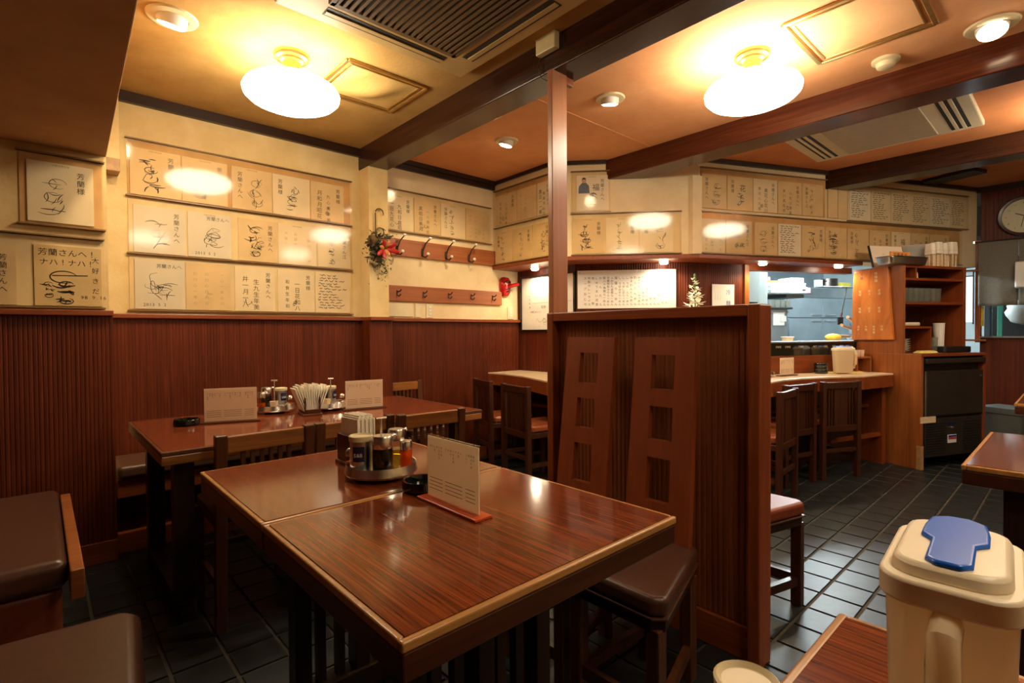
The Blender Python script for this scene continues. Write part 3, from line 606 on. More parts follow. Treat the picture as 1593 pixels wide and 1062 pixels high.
# local x = depth (0 front face), y from the near end (0) to the far end (.962)
f = MB(); f.box(0, .097, 0, .042, 0, 1.219); part('end_post', f, 'frame_wood_z', o, bevel=.006)
f = MB(); f.box(0, .097, .924, .962, 0, 1.217); part('far_stile', f, 'frame_wood_z', o, bevel=.004)
f = MB(); f.box(0, .097, .042, .924, 1.178, 1.218); part('top_rail', f, 'frame_wood_y', o, bevel=.004)
part('panel', MB().box(.042, .075, .042, .924, .0, 1.178), 'partition_wood', o)
rb = MB()
for side in (0, 1):
    b_ = ribs(0, .882, .12, 1.178, .0205, .0022)
    for x, y, z in b_.v: rb.v.append((.042+y, .924-x, z) if not side else (.075-y, .042+x, z))
    n = 0 if not side else len(b_.v); rb.f += [tuple(i+n for i in q) for q in b_.f]
q = part('ribs', rb, 'partition_wood', o); q['kind'] = 'stuff'
part('kick_board', MB().box(.028, .09, .042, .924, 0, .115), 'frame_wood_y', o, bevel=.003)
o = thing('wooden_post', 'thin reddish wooden post rising from the partition to the dark beam', 'post', (1.835, 1.695, 0))
part('shaft', MB().box(-.045, .06, -.018, .012, 0, 2.36), 'post_wood', o, bevel=.003)
part('bracket', MB().box(.06, .115, -.012, .012, 2.325, 2.36), 'frame_wood_x', o, bevel=.002)
# ================================================================ TABLES
def table(name, label, x0, x1, y0, y1, top, edge, under, trestle_axis='x', z=.70, legs=None, edge2=None, th=.045):
    cx, cy = (x0+x1)/2, (y0+y1)/2; a, b = (x1-x0)/2, (y1-y0)/2
    o = thing(name, label, 'table', (cx, cy, 0))
    part('tabletop', MB().box(-a+.012, a-.012, -b+.012, b-.012, z-.02, z), top, o)
    f = MB()
    for s_ in (-1, 1):
        f.box(-a, a, s_*b-(.013 if s_ > 0 else 0), s_*b+(.013 if s_ < 0 else 0), z-.018, z-.001)
        f.box(s_*a-(.013 if s_ > 0 else 0), s_*a+(.013 if s_ < 0 else 0), -b+.013, b-.013, z-.018, z-.001)
    part('edge_banding', f, edge, o, bevel=.004, seg=3)
    part('apron_edge', MB().box(-a+.002, a-.002, -b+.002, b-.002, z-.018-th, z-.018), edge2 or 'edge_dark', o, bevel=.004)
    if legs == 'trestle':
        for sy, in ((0,),):
            part('foot_rail', MB().box(-.30, .30, -.035, .035, .0, .075), under, o, bevel=.006)
            part('top_bearer', MB().box(-.28, .28, -.035, .035, z-.018-th-.05, z-.018-th), under, o, bevel=.004)
            for x in (-.17, .015, .20): part('leg', MB().box(x-.024, x+.024, -.03, .03, .075, z-.11), under, o, bevel=.003)
            for x in (-.11, -.05, .075, .135): part('slat', MB().box(x-.013, x+.013, -.012, .012, .075, z-.11), under, o)
    else:
        for sx in (-1, 1):
            for sy in (-1, 1):
                part('leg', MB().box(sx*(a-.09)-.035, sx*(a-.09)+.035, sy*(b-.13)-.035, sy*(b-.13)+.035, 0, z-.018-th), under, o, bevel=.004)
            part('foot_rail', MB().box(sx*(a-.09)-.03, sx*(a-.09)+.03, -b+.08, b-.08, .04, .09), under, o, bevel=.004)
    return o
table('dining_table', 'rosewood-topped table nearest the viewer, menu stand near its far edge', .365, 1.09, .632, 1.243, 'rosewood_y', 'edge_gold', 'dark_wood', legs='trestle')
table('dining_table', 'rosewood-topped table pushed against the near one, carrying the round condiment tray', .365, 1.09, 1.249, 1.86, 'rosewood_y', 'edge_gold', 'dark_wood', legs='trestle')
table('dining_table', 'long dark red table along the left wall under the autograph boards', .32, 1.83, 2.26, 3.19, 'rosewood_x', 'edge_brown', 'dark_wood', edge2='chair_rail', th=.035)
table('dining_table', 'glossy table at the right edge of the view, in front of the ice machine', 2.165, 2.95, -.36, .257, 'rosewood_y', 'edge_gold', 'dark_wood')
table('dining_table', 'far table at the right edge, its corner just showing beyond the glossy one', 4.165, 4.95, -.36, .262, 'rosewood_y', 'edge_gold', 'dark_wood')
table('dining_table', 'rosewood table in the right foreground under the plastic pitcher', .17, .899, -.365, .247, 'rosewood_y', 'edge_gold', 'dark_wood')
# ================================================================ CHAIRS
def slat_chair(label):
    o = thing('slat_back_chair', label, 'chair', group='slat-back chairs at the wall-side table'); W = .163
    cw = 'chair_wood'
    for s_ in (-1, 1):
        part('back_post', MB().bar((s_*W, .03, 0), (s_*W, -.012, .755), .040, .034), cw, o, bevel=.003)
        part('leg', MB().box(s_*W-.018, s_*W+.018, .36, .396, 0, .40), cw, o, bevel=.003)
        part('side_stretcher', MB().box(s_*W-.01, s_*W+.01, .03, .37, .16, .19), cw, o)
    part('top_rail', MB().box(-W+.02, W-.02, -.022, .006, .685, .748), 'chair_rail', o, bevel=.004)
    part('lower_rail', MB().box(-W+.02, W-.02, -.006, .018, .455, .49), cw, o, bevel=.003)
    for i in range(6): x = -.085+.034*i; part('slat', MB().box(x-.007, x+.007, -.012, .004, .485, .69), cw, o)
    part('seat_frame', MB().box(-W, W, .03, .40, .375, .41), cw, o, bevel=.004)
    part('seat', MB().prism(rrect(-W-.005, W+.005, .035, .405, .03), .41, .447), 'leather_brown', o, bevel=.012, seg=3, soft=True)
    part('stretcher', MB().box(-W, W, .37, .39, .20, .225), cw, o)
    return o
c0 = slat_chair('slat-back chair left of three pushed in under the wall-side table'); c0.location = (.655, 2.165, 0)
dup(c0, (1.03, 2.17, 0), 0, 'slat-back chair in the middle of three at the wall-side table, behind the napkin holder')
dup(c0, (1.392, 2.115, 0), radians(-4), 'slat-back chair right of three pushed in under the wall-side table')
dup(c0, (2.075, 3.555, 0), pi, 'slat-back chair against the wall beyond the right end of the wall-side table')
def counter_chair(label, first=[]):
    o = thing('counter_chair', label, 'chair', group='panel-back chairs along the counter'); W = .165; cw = 'counter_chair'
    for s_ in (-1, 1):
        part('back_post', MB().bar((s_*W, .0, 0), (s_*W, -.006, .74), .036, .036), cw, o, bevel=.003)
        part('leg', MB().box(s_*W-.017, s_*W+.017, .34, .374, 0, .41), cw, o, bevel=.003)
        part('side_stretcher', MB().box(s_*W-.01, s_*W+.01, .02, .35, .15, .18), cw, o)
        for k in (.085, .112): part('slat', MB().box(s_*k-.006, s_*k+.006, -.008, .006, .405, .69), cw, o)
    part('top_rail', MB().box(-W-.0, W+.0, -.018, .010, .685, .735), 'counter_chair', o, bevel=.004)
    part('splat', MB().box(-.062, .062, -.008, .006, .405, .69), cw, o)
    part('lower_rail', MB().box(-W, W, -.014, .012, .36, .405), cw, o, bevel=.003)
    part('back_stretcher', MB().box(-W, W, -.01, .01, .20, .23), cw, o, bevel=.003)
    part('seat_frame', MB().box(-W-.01, W+.01, .01, .38, .36, .40), cw, o, bevel=.004)
    part('seat', MB().prism(rrect(-W-.005, W+.005, .02, .385, .035), .40, .45), 'leather_orange', o, bevel=.018, seg=3, soft=True)
    return o
k0 = counter_chair('panel-back chair at the counter corner, farthest left, by the ribbed wall'); k0.location = (2.72, 3.345, 0); k0.rotation_euler = (0, 0, radians(-107))
dup(k0, (2.612, 2.83, 0), radians(-100), 'panel-back chair with glossy orange seat at the counter, just left of the partition')
dup(k0, (4.505, 1.238, 0), radians(-27), 'panel-back chair at the counter in front of the water pitchers, farthest right')
dup(k0, (4.09, 1.385, 0), radians(-14), 'panel-back chair at the counter in front of the black ashtrays')
dup(k0, (3.62, 1.30, 0), radians(4), 'panel-back chair at the counter half hidden by the partition end')
def plate_chair(label, leather='leather_brown', dy=.035, cat_w=.21, G=.122, cw='chair_wood'):
    """chair against the partition: fan-shaped padded seat, tall leaning back plate with three square holes"""
    o = thing('high_back_chair', label, 'chair', group='high-back chairs at the partition')
    F = cat_w; B = .135; D = .40
    pts = [(-F+.03, D), (G-.03, D), (G, D-.03), (min(B+dy, G), 0), (-B+dy, 0), (-F, D-.03)]
    part('seat', MB().prism(pts, .375, .43), leather, o, bevel=.018, seg=4, soft=True)
    part('piping', MB().prism([(x*1.006, y) for x, y in pts], .369, .376), 'leather_brown', o, bevel=.002)
    part('seat_frame', MB().prism([(x*.95, .012+y*.95) for x, y in pts], .335, .369), 'dark_wood', o)
    for fx, bx in ((-F+.035, -.08), (G-.03, .08)):
        part('leg', MB().box(fx-.02, fx+.02, D-.05, D-.01, 0, .34), cw, o, bevel=.003)
        part('leg', MB().box(bx-.02, bx+.02, .01, .05, 0, .34), cw, o, bevel=.003)
        part('side_rail', MB().bar((fx, D-.04, .10), (bx, .03, .10), .022, .035), cw, o)
    part('front_rail', MB().box(-F+.04, G-.04, D-.04, D-.02, .085, .125), cw, o)
    # back plate, leaning back, lattice of boards around three square openings
    p = MB(); zs = [(.40, .50), (.578, .665), (.755, .842), (.915, .96), (1.035, 1.108)]
    zs = [(.36, .545), (.69, .75), (.865, .925), (1.045, 1.108)]
    def w_(z): t = (z-.40)/.70; return .124-.004*t
    def xo(z): t = (z-.40)/.70; return dy*(1-t)+(.072)*t*1.0
    def yo(z): t = (z-.40)/.70; return .035-.125*t
    def slab(z0, z1, xa0, xb0, xa1, xb1):
        vs = []
        for z, xa, xb in ((z0, xa0, xb0), (z1, xa1, xb1)):
            y = yo(z); vs += [(xa, y-.012, z), (xb, y-.012, z), (xb, y+.012, z), (xa, y+.012, z)]
        p.add(vs, [(3, 2, 1, 0), (4, 5, 6, 7), (0, 1, 5, 4), (1, 2, 6, 5), (2, 3, 7, 6), (3, 0, 4, 7)])
    lo, hi = .36, 1.108
    h_ = .046
    levels = [.36, .545, .69, .75, .865, .925, 1.045, 1.108]
    for i in range(len(levels)-1):
        z0, z1 = levels[i], levels[i+1]; c0_, c1_ = xo(z0), xo(z1)
        if i % 2 == 0: slab(z0, z1, c0_-w_(z0), c0_+w_(z0), c1_-w_(z1), c1_+w_(z1))
        else:
            slab(z0, z1, c0_-w_(z0), c0_-h_, c1_-w_(z1), c1_-h_); slab(z0, z1, c0_+h_, c0_+w_(z0), c1_+h_, c1_+w_(z1))
    part('back_plate', p, 'plate_wood', o)
    return o
p0 = plate_chair('high-back chair with three square holes, nearer of two facing the near tables'); p0.location = (1.575, .935, 0); p0.rotation_euler = (0, 0, pi/2)
dup(p0, (1.575, 1.272, 0), pi/2, 'high-back chair with three square holes, farther of two by the wooden post')
p1 = plate_chair('high-back chair with a red seat on the far side of the partition', 'leather_red', -.03, .20, .20, 'counter_chair'); p1.location = (1.93, .955, 0); p1.rotation_euler = (0, 0, -pi/2)
for c in p1.children:
    if c.name.startswith('seat') and 'frame' not in c.name: pass
# ================================================================ BENCHES
o = thing('wall_bench', 'long padded wall bench behind the table, under the autograph boards', 'bench', (1.06, 3.49, 0)); a = .775
part('cushion', MB().box(-a, a, -.185, .165, .385, .455), 'leather_grey', o, bevel=.022, seg=3, soft=True)
part('front_board', MB().box(-a, a, -.165, .165, .288, .383), 'frame_wood_x', o, bevel=.004)
part('back_panel', MB().box(-a, a, .10, .165, .0, .288), 'dark_wood', o)
part('plinth', MB().box(-a, a, -.15, .10, 0, .10), 'frame_wood_x', o, bevel=.003)
part('plinth_ledge', MB().box(-a+.1, a, -.10, .10, .10, .112), 'frame_wood_x', o)
o = thing('padded_bench', 'brown leather bench at the left edge with an orange wooden side rail', 'bench', (-.35, 2.57, 0))
part('cushion', MB().box(-.42, .405, -.50, .50, .36, .45), 'leather_brown', o, bevel=.03, seg=4, soft=True)
part('base', MB().box(-.40, .39, -.47, .47, .17, .365), 'leather_red', o, bevel=.03, seg=3, soft=True)
part('side_rail', MB().box(.405, .438, -.60, .38, .36, .447), 'orange_wood_x', o, bevel=.004)
for y in (-.40, .34): part('leg', MB().box(.33, .38, y-.03, y+.03, 0, .18), 'dark_wood', o, bevel=.003)
for y in (-.40, .34): part('leg', MB().box(-.39, -.34, y-.03, y+.03, 0, .18), 'dark_wood', o, bevel=.003)
o = thing('padded_bench', 'dark brown leather bench in the left foreground corner', 'bench', (-.30, 1.10, 0))
part('cushion', MB().prism([(-.45, -.52), (.36, -.52), (.385, -.49), (.475, .46), (.455, .505), (-.45, .57)], .36, .45), 'leather_brown', o, bevel=.03, seg=4, soft=True)
part('base', MB().box(-.42, .36, -.48, .45, .17, .362), 'leather_red', o, bevel=.02)
for y in (-.40, .38):
    for x in (-.36, .30): part('leg', MB().box(x-.025, x+.025, y-.03, y+.03, 0, .18), 'dark_wood', o, bevel=.003)
# ================================================================ COUNTER
o = thing('counter', 'curved eating counter with a pale wooden top running round to the kitchen pass', 'counter', (4.0, 2.0, 0))
ft = [(3.03, 3.658), (3.035, 3.45), (2.985, 3.16), (2.81, 2.71), (2.86, 2.33), (3.08, 1.98), (3.45, 1.66), (3.87, 1.485), (4.10, 1.485), (4.30, 1.44), (4.56, 1.325), (4.84, 1.165), (5.285, 1.062)]
bk_ = [(5.385, 1.345), (5.06, 1.488), (4.73, 1.64), (4.18, 1.89), (4.07, 2.22), (3.43, 2.93), (3.43, 3.658)]
loc = lambda P: [(x-4, y-2) for x, y in P]
part('top', MB().prism(loc(ft+bk_), .752, .765), 'counter_top', o, bevel=.002)
part('fascia', MB().prism(loc([(x+.0, y) for x, y in ft]+bk_), .655, .752), 'frame_wood_x', o)
inner = [(x+(4.6-x)*.0+.26*(.85 if x < 3.2 else .45), y+.26*(.35 if x < 3.2 else .9)) for x, y in ft[:-1]]
inner[0] = (3.25, 3.658)
def inset(d):   # the back line moved towards the room by d
    return [(3.43-d, 3.655), (3.43-d, 2.93-.2*d), (4.07-.72*d, 2.21-.7*d), (4.18-.6*d, 1.89-.8*d), (4.73-.42*d, 1.64-.9*d), (5.06-.42*d, 1.488-.9*d), (5.375-.42*d, 1.35-.9*d)]
part('base_panel', MB().prism(loc(inset(.05)+inset(.002)[::-1]), 0, .655), 'dark_wood', o)
part('bag_shelf', MB().prism(loc(inset(.15)+inset(.051)[::-1]), .465, .49), 'frame_wood_x', o)
part('foot_rail', MB().prism(loc([(4.62, 1.33), (4.63, 1.365), (5.27, 1.165), (5.26, 1.13)]), .235, .262), 'frame_wood_x', o)
part('end_upright', MB().prism(loc([(5.235, 1.13), (5.285, 1.115), (5.36, 1.31), (5.31, 1.33)]), 0, .655), 'frame_wood_z', o)
# ================================================================ SMALL WALL THINGS
def hookrail(z0, z1, s1, hooks, big, label):
    o = thing('coat_rail', label, 'coat rail', W1.p(2.0, 0, z0), 0)
    part('backboard', MB().box(0, s1-2.0, -.022, 0, 0, z1-z0), 'rail_wood', o, bevel=.004)
    for s_, z in hooks:
        x = s_-2.0; zz = z-z0
        if big:
            h = MB(); h.tube([(x, -.022, zz-.045), (x, -.030, zz-.01), (x+.012, -.055, zz+.05), (x+.03, -.085, zz+.085)], .0075, 8, .005); h.tube([(x, -.024, zz-.03), (x, -.04, zz-.055), (x+.005, -.07, zz-.062), (x+.012, -.085, zz-.045)], .006, 8); h.ball((x, -.024, zz-.02), .013, .008, .035)
            k = part('coat_hook', h, 'iron', o, smooth=True)
            part('knob', MB().ball((x+.034, -.09, zz+.094), .014, .014, .012).ball((x+.014, -.088, zz-.036), .014, .014, .013), 'white_plastic', k, smooth=True)
        else:
            h = MB(); h.tube([(x, -.024, zz+.022), (x-.004, -.026, zz-.015), (x+.004, -.045, zz-.026), (x+.014, -.055, zz-.008)], .0055, 8); h.tube([(x, -.024, zz+.01), (x+.012, -.045, zz+.014), (x+.02, -.055, zz+.03)], .005, 8)
            part('coat_hook', h, 'iron', o, smooth=True)
hookrail(1.745, 1.882, 3.14, [(2.11, 1.81), (2.346, 1.81), (2.582, 1.81), (2.826, 1.81)], True, 'upper wooden coat rail with four long hooks tipped with white knobs')
hookrail(1.384, 1.510, 3.218, [(2.11, 1.448), (2.353, 1.448), (2.606, 1.448), (2.852, 1.448), (3.102, 1.448)], False, 'lower wooden coat rail with five short dark hooks')
solo('wall_cover', MB().box(0, .262, -.012, 0, 0, .108), 'switch_cream', 'wide pale cover plate under the lower coat rail, by the pillar', 'cover', W1.p(2.0, 0, 1.262), bevel=.003)
solo('blank_plate', MB().box(0, .055, -.012, 0, 0, .112), 'switch_cream', 'narrow blank plate under the lower coat rail, between cover and switch', 'plate', W1.p(2.282, 0, 1.258), bevel=.003)
def switch(s, label):
    o = thing('light_switch', label, 'switch', W1.p(s, 0, 1.256)); part('plate', MB().box(0, .072, -.010, 0, 0, .115), 'switch_cream', o, bevel=.003)
    for z in (.022, .05, .078): part('rocker', MB().box(.025, .047, -.014, -.008, z, z+.018), 'white_plastic', o, bevel=.002)
switch(2.388, 'cream switch plate under the lower coat rail, third plate from the pillar'); switch(3.30, 'cream switch plate under the red mask in the corner')
o = thing('cable_duct', 'cream boxed duct on the wall beside the brown bulkhead, taped at its foot', 'duct', (.30, 3.63, 2.09))
part('duct_cover', MB().box(-.05, .045, -.05, .06, 0, .42), 'wall_cream', o, bevel=.004); part('tape', MB().box(-.052, .047, -.052, .06, -.06, .01), 'tape', o, bevel=.003)
# dried wreath on the pillar
o = thing('dried_bouquet', 'dried flower bouquet with red ribbon hanging from a curled hook on the pillar', 'bouquet', (1.862, 3.545, 1.78))
hk = [(-.005, -.012, .06+.2*t) for t in (0, .3, .6, .9)]+[(-.005+.032*(1-cos(a)), -.014, .245+.032*sin(a)) for a in [pi*k/8 for k in range(1, 10)]]
hk2 = [(0.0, -.012, .06)]+[(.03-.03*cos(a), -.016, .105+.03*sin(a)) for a in [pi*k/8 for k in range(0, 15)]]
part('hook', MB().tube(hk, .0045, 8).tube(hk2, .0045, 8), 'vine', o, smooth=True)
r = random.Random(5)
def leaves(n, cx, cy, cz, sx, sy, sz, l0, l1, seed):
    r = random.Random(seed); mb = MB()
    for k in range(n):
        p = Vector((r.gauss(cx, sx), cy-abs(r.gauss(0, sy)), r.gauss(cz, sz))); d = Vector((r.uniform(-1, 1), r.uniform(-.6, .2), r.uniform(-1, .6))).normalized(); L = r.uniform(l0, l1)
        s_ = d.orthogonal().normalized()*L*.28; t = Vector((0, -1, 0)).cross(d)*.0+d*L
        up_ = d.cross(s_).normalized()*.003
        mb.add([p, p+t*.5+s_, p+t, p+t*.5-s_, p+t*.5+up_], [(0, 1, 4), (1, 2, 4), (2, 3, 4), (3, 0, 4), (0, 3, 2, 1)])
    return mb
q = part('dry_leaves', leaves(170, 0, -.02, -.02, .045, .025, .06, .025, .06, 1), 'leaf_dry', o); q['kind'] = 'stuff'
q = part('trailing_twigs', leaves(70, .02, -.02, -.15, .035, .015, .05, .012, .028, 2).tube([(0, -.02, -.05), (.02, -.03, -.15), (.005, -.02, -.25)], .002, 5).tube([(.02, -.02, -.05), (.06, -.03, -.14)], .002, 5).tube([(.02, -.02, .06), (.07, -.03, .09), (.12, -.03, .075)], .002, 5), 'leaf_dry', o); q['kind'] = 'stuff'
q = part('side_sprig', leaves(26, .09, -.02, .08, .03, .012, .008, .014, .03, 3), 'leaf_dry', o); q['kind'] = 'stuff'
part('wicker_ball', MB().ball((-.05, -.045, .03), .034, .03, .042), 'vine', o, smooth=True)
for k in range(8):
    a = 2*pi*k/8+.2; L_ = .034+.012*(k % 3); q = MB().ball((0, 0, L_), .017, .008, L_, 12, 8)
    part('ribbon_loop', q, 'ribbon_red' if k % 3 else 'ribbon_gold', o, smooth=True).matrix_local = Matrix.Translation((.035+.01*cos(a), -.075, -.03)) @ Matrix.Rotation(a, 4, 'Y') @ Matrix.Rotation(.5, 4, 'X')
# red long-nosed mask
o = thing('red_mask', 'glossy red mask with a long nose hanging in the corner by the coat rails', 'mask', (3.268, 3.685, 1.56), radians(12))
part('face', MB().lathe([(.002, -.095), (.034, -.088), (.052, -.06), (.058, -.02), (.060, .02), (.055, .06), (.038, .086), (.002, .096)], 20, M=Matrix.Diagonal((1.2, .8, 1, 1))), 'mask_red', o, smooth=True)
part('nose', MB().tube([(0, -.035, .0), (.03, -.075, .012), (.06, -.11, .022), (.066, -.118, .024)], .021, 12, .014), 'mask_red', o, smooth=True)
part('brow', MB().tube([(-.045, -.032, .035), (-.02, -.046, .05), (0, -.046, .036), (.02, -.046, .05), (.045, -.032, .035)], .007, 8), 'black_gloss', o, smooth=True)
for s_ in (-1, 1): part('eye', MB().ball((s_*.024, -.040, .02), .011, .007, .006), 'gold_text', o, smooth=True)
part('mouth', MB().tube([(-.03, -.036, -.05), (0, -.046, -.044), (.03, -.036, -.05)], .006, 8), 'black_gloss', o, smooth=True)
part('moustache', MB().tube([(-.035, -.034, -.028), (0, -.047, -.022), (.035, -.034, -.028)], .006, 8), 'black_gloss', o, smooth=True)
# framed poster, menu board, card on the lower counter wall
o = thing('framed_poster', 'black-framed pale poster in the corner behind the post', 'poster', LA.p(.06, 0, 1.14), LA.rz)
part('sheet', MB().box(.015, .665, -.014, -.010, .012, .50), 'sheet', o)
f = MB(); f.box(0, .68, -.024, 0, 0, .014); f.box(0, .68, -.024, 0, .50, .514); f.box(0, .014, -.024, 0, .014, .50); f.box(.666, .68, -.024, 0, .014, .50); part('frame', f, 'black_gloss', o)
t_ = MB(); vtext(t_, '一八川心日年月', .12, .46, .022, .036, -.0146); htext(t_, '芳蘭ごゆっくり', .13, .17, .02, -.0146); htext(t_, '昭和', .27, .21, .03, -.0146); t_.ribbon([(.16, .26), (.64, .262)], .002, -.0146)
scribble(t_, .4, .1, .4, .1, 3, 3, .002, -.0146); part('writing', t_, 'ink_soft', o)
o = thing('menu_board', 'large white menu sheet handwritten in vertical columns, under the soffit light', 'menu', LB.p(.012, -.008, 1.33), LB.rz)
part('sheet', MB().box(0, .828, -.004, 0, 0, .326), 'sheet_white', o)
MENU = ['スープおじや', '特製カレーライス', '御飯', 'しゅうまい定食', 'わんたん', '豚バラ角煮らーめん', '芳蘭特製冷やらーめん', 'ふかひれ姿煮らーめん', '海藻らーめん', 'しょうゆみそらーめん', 'しょうゆしおらーめん', 'しょうゆとんらーめん', 'みそわんたんめん', 'わんたんめん', 'みそちゃーしゅうめん', 'ちゃーしゅうめん', 'しょうゆらーめん', 'みそらーめん', 'しおらーめん', 'らーめん', 'めん', 'めん']
t_ = MB()
for i, cst in enumerate(MENU):
    n = len(cst); step = .225/max(n-1, 1); sz = min(.026, step*.98)
    if n <= 2: step = .215; sz = .024
    for k, ch in enumerate(cst): glyph(t_, ch, .066+.0325*i, .262-k*step-.012, sz, -.0046)
part('menu_text', t_, 'ink', o)
for x in (.02, .808): part('tack', MB().ball((x, -.006, .305), .006, .004, .004), 'brass', o)
o = thing('small_menu_card', 'small white card with a blue heading pinned to the ribbed wall', 'card', LC.p(.222, -.014, 1.345), LC.rz)
part('sheet', MB().box(0, .228, -.003, 0, 0, .186), 'sheet_white', o)
t_ = MB(); glyph(t_, '冷', .165, .10, .05, -.0036); glyph(t_, '麺', .165, .005, .05, -.0036); part('heading', t_, 'ink_blue', o)
t_ = MB(); [vtext(t_, '一八川月日', x, .14, .011, .017, -.0036) for x in (.03, .056, .082)]; part('small_print', t_, 'ink_soft', o)
o = thing('gladiolus', 'white gladiolus spray in a red vase on the pass, between menu sheet and card', 'flower', RS.p(-.315, .10, 1.034), 0)
part('vase', MB().lathe([(.03, 0), (.036, .05), (.028, .13), (.022, .19), (.026, .22)], 20, cap=False), 'mask_red', o, smooth=True)
part('stem', MB().tube([(0, 0, .05), (.004, 0, .30), (0, 0, .535)], .005, 8), 'leaf_green', o, smooth=True)
r = random.Random(11)
for k in range(13):
    z = .28+.02*k; a = k*2.3; sc = 1.75-.095*k; f = MB()
    for j in range(5):
        t = 2*pi*j/5; c = Vector((cos(a)*.022*sc, sin(a)*.022*sc, z)); d = Vector((cos(a)*.6+cos(t)*.8, sin(a)*.6+sin(t)*.8, .5*sin(t*1.3)+.2)).normalized()*.042*sc; s_ = d.cross(Vector((0, 0, 1))).normalized()*.017*sc; n_ = d.cross(s_).normalized()*.005
        f.add([c, c+d*.55+s_, c+d, c+d*.55-s_, c+d*.5+n_], [(0, 1, 4), (1, 2, 4), (2, 3, 4), (3, 0, 4), (0, 3, 2, 1)])
    part('blossom', f, 'petal_white', o)
part('bud', MB().ball((0, 0, .545), .009, .009, .022).ball((.008, 0, .52), .008, .008, .018), 'leaf_green', o, smooth=True)
part('leaf', MB().add([(.02, 0, .22), (.05, .01, .30), (.045, .0, .40), (.03, -.012, .31)], [(0, 1, 2, 3)]).add([(.01, 0, .22), (.09, .01, .315), (.10, .0, .30), (.05, -.012, .25)], [(0, 1, 2, 3)]), 'leaf_green', o)
# ================================================================ THINGS ON TABLES
def tray(name, label, x, y, z=.70):
    o = thing(name, label, 'tray', (x, y, z), 0, 'round condiment trays')
    part('dish', MB().lathe([(.002, .016), (.098, .016), (.099, .020), (.1005, .041), (.103, .042), (.1085, .018), (.104, .012), (.06, .012), (.002, .012)], 40), 'chrome', o, smooth=True)
    part('foot_ring', MB().cyl(0, 0, 0, .011, .05, 24), 'rubber', o)
    part('handle', MB().cyl(0, 0, .016, .172, .0035, 10), 'chrome', o, smooth=True); part('handle_bar', MB().tube([(-.017, 0, .174), (.017, 0, .174)], .0035, 8), 'chrome', o, smooth=True)
def canister(x, y, z, label, s=1, blue=True, rz=0, grp='cream-lidded canisters'):
    o = thing('seasoning_canister', label, 'canister', (x, y, z), rz, grp)
    part('can', MB().lathe([(.030*s, 0), (.031*s, .002), (.031*s, .098*s)], 28), 'steel', o, smooth=True)
    part('lid', MB().lathe([(.033*s, .098*s), (.034*s, .112*s), (.031*s, .114*s), (.026*s, .109*s), (.002, .109*s)], 28), 'cap_cream', o, smooth=True)
    if blue:
        n = 6; q = MB(); R = .0313*s; vs = []
        for k in range(n+1): a = -pi/2-.55+1.1*k/n; vs += [(R*cos(a), R*sin(a), .042*s), (R*cos(a), R*sin(a), .085*s)]
        q.add(vs, [(2*k, 2*k+2, 2*k+3, 2*k+1) for k in range(n)]); part('label', q, 'label_navy', o)
        t_ = MB(); htext(t_, 'S&B', -.014, .056*s, .015, -.0320*s); part('lettering', t_, 'sheet_white', o)
def bottle(name, label, x, y, z, r_, h, body, fill, cap_h=.026, spout=True, grp=None):
    o = thing(name, label, 'bottle', (x, y, z), 0, grp)
    hb = h-cap_h
    part('glass', MB().lathe([(r_*.92, 0), (r_, .004), (r_, hb*.93), (r_*.92, hb)], 24), 'clear_glass', o, smooth=True)
    part('contents', MB().lathe([(r_*.86, .004), (r_*.93, .008), (r_*.93, hb*fill)], 24), body, o, smooth=True)
    part('cap', MB().lathe([(r_*.93, hb), (r_*.97, hb+.004), (r_*.97, h-.004), (r_*.88, h), (.002, h)], 24), 'chrome', o, smooth=True)
    if spout: part('spout', MB().tube([(r_*.8, 0, h-.006), (r_*1.25, 0, h-.003), (r_*1.4, 0, h-.008)], .004, 8), 'chrome', o, smooth=True)
def shaker(x, y, z, label, mt='base_red'):
    o = thing('spice_shaker', label, 'shaker', (x, y, z), 0, 'small spice shakers')
    part('glass', MB().lathe([(.015, 0), (.0165, .003), (.0165, .04), (.014, .046)], 18), 'clear_glass', o, smooth=True)
    part('spice', MB().cyl(0, 0, .003, .028, .0145, 16), mt, o); part('cap', MB().lathe([(.0155, .046), (.016, .05), (.015, .06), (.009, .068), (.002, .070)], 18), 'chrome', o, smooth=True)
def ashtray(x, y, z, label, r_=.056):
    o = solo('ashtray', MB().lathe([(r_*.9, 0), (r_, .006), (r_, .026), (r_*.96, .030), (r_*.86, .029), (r_*.80, .012), (r_*.3, .009), (.002, .009)], 36), 'black_gloss', label, 'ashtray', (x, y, z), 0, 'round black ashtrays', smooth=True)
    return o
def menu_stand(x, y, z, rz, label, base='base_red', sheetm='sheet', L=.215, h=.168):
    """local x along the sheet, -y the side that is read"""
    o = thing('menu_stand', label, 'menu stand', (x, y, z), rz, 'menus in clear stands')
    part('base', MB().box(-L/2-.015, L/2+.015, -.026, .026, 0, .007), base, o, bevel=.002)
    part('paper', MB().box(-L/2+.002, L/2-.002, -.0016, .0016, .009, h-.004), {'sheet': 'menu_paper', 'sheet_pink': 'menu_paper_pink'}[sheetm], o)
    part('acrylic_pocket', MB().box(-L/2, L/2, -.0042, .0042, .007, h), 'acrylic', o)
    t_ = MB(); r = random.Random(int(abs(x*100)))
    for gx0, gx1 in ((.05, .32), (.37, .70), (.76, .93)):
        n = max(2, int((gx1-gx0)*24))
        for k in range(n):
            x_ = (-.5+gx0+(gx1-gx0)*(k+.5)/n)*L; vtext(t_, ''.join(r.choice('らーめん味噌麺餃子酒') for _ in range(r.randint(1, 4))), x_, h*.86, .0068, .0085, -.0019)
        for k in range(4): t_.box((-.5+gx0)*L, (-.5+gx1)*L, -.0019, -.0017, h*(.18+.055*k), h*(.18+.055*k)+.0016)
    part('print', t_, 'ink_soft', o)
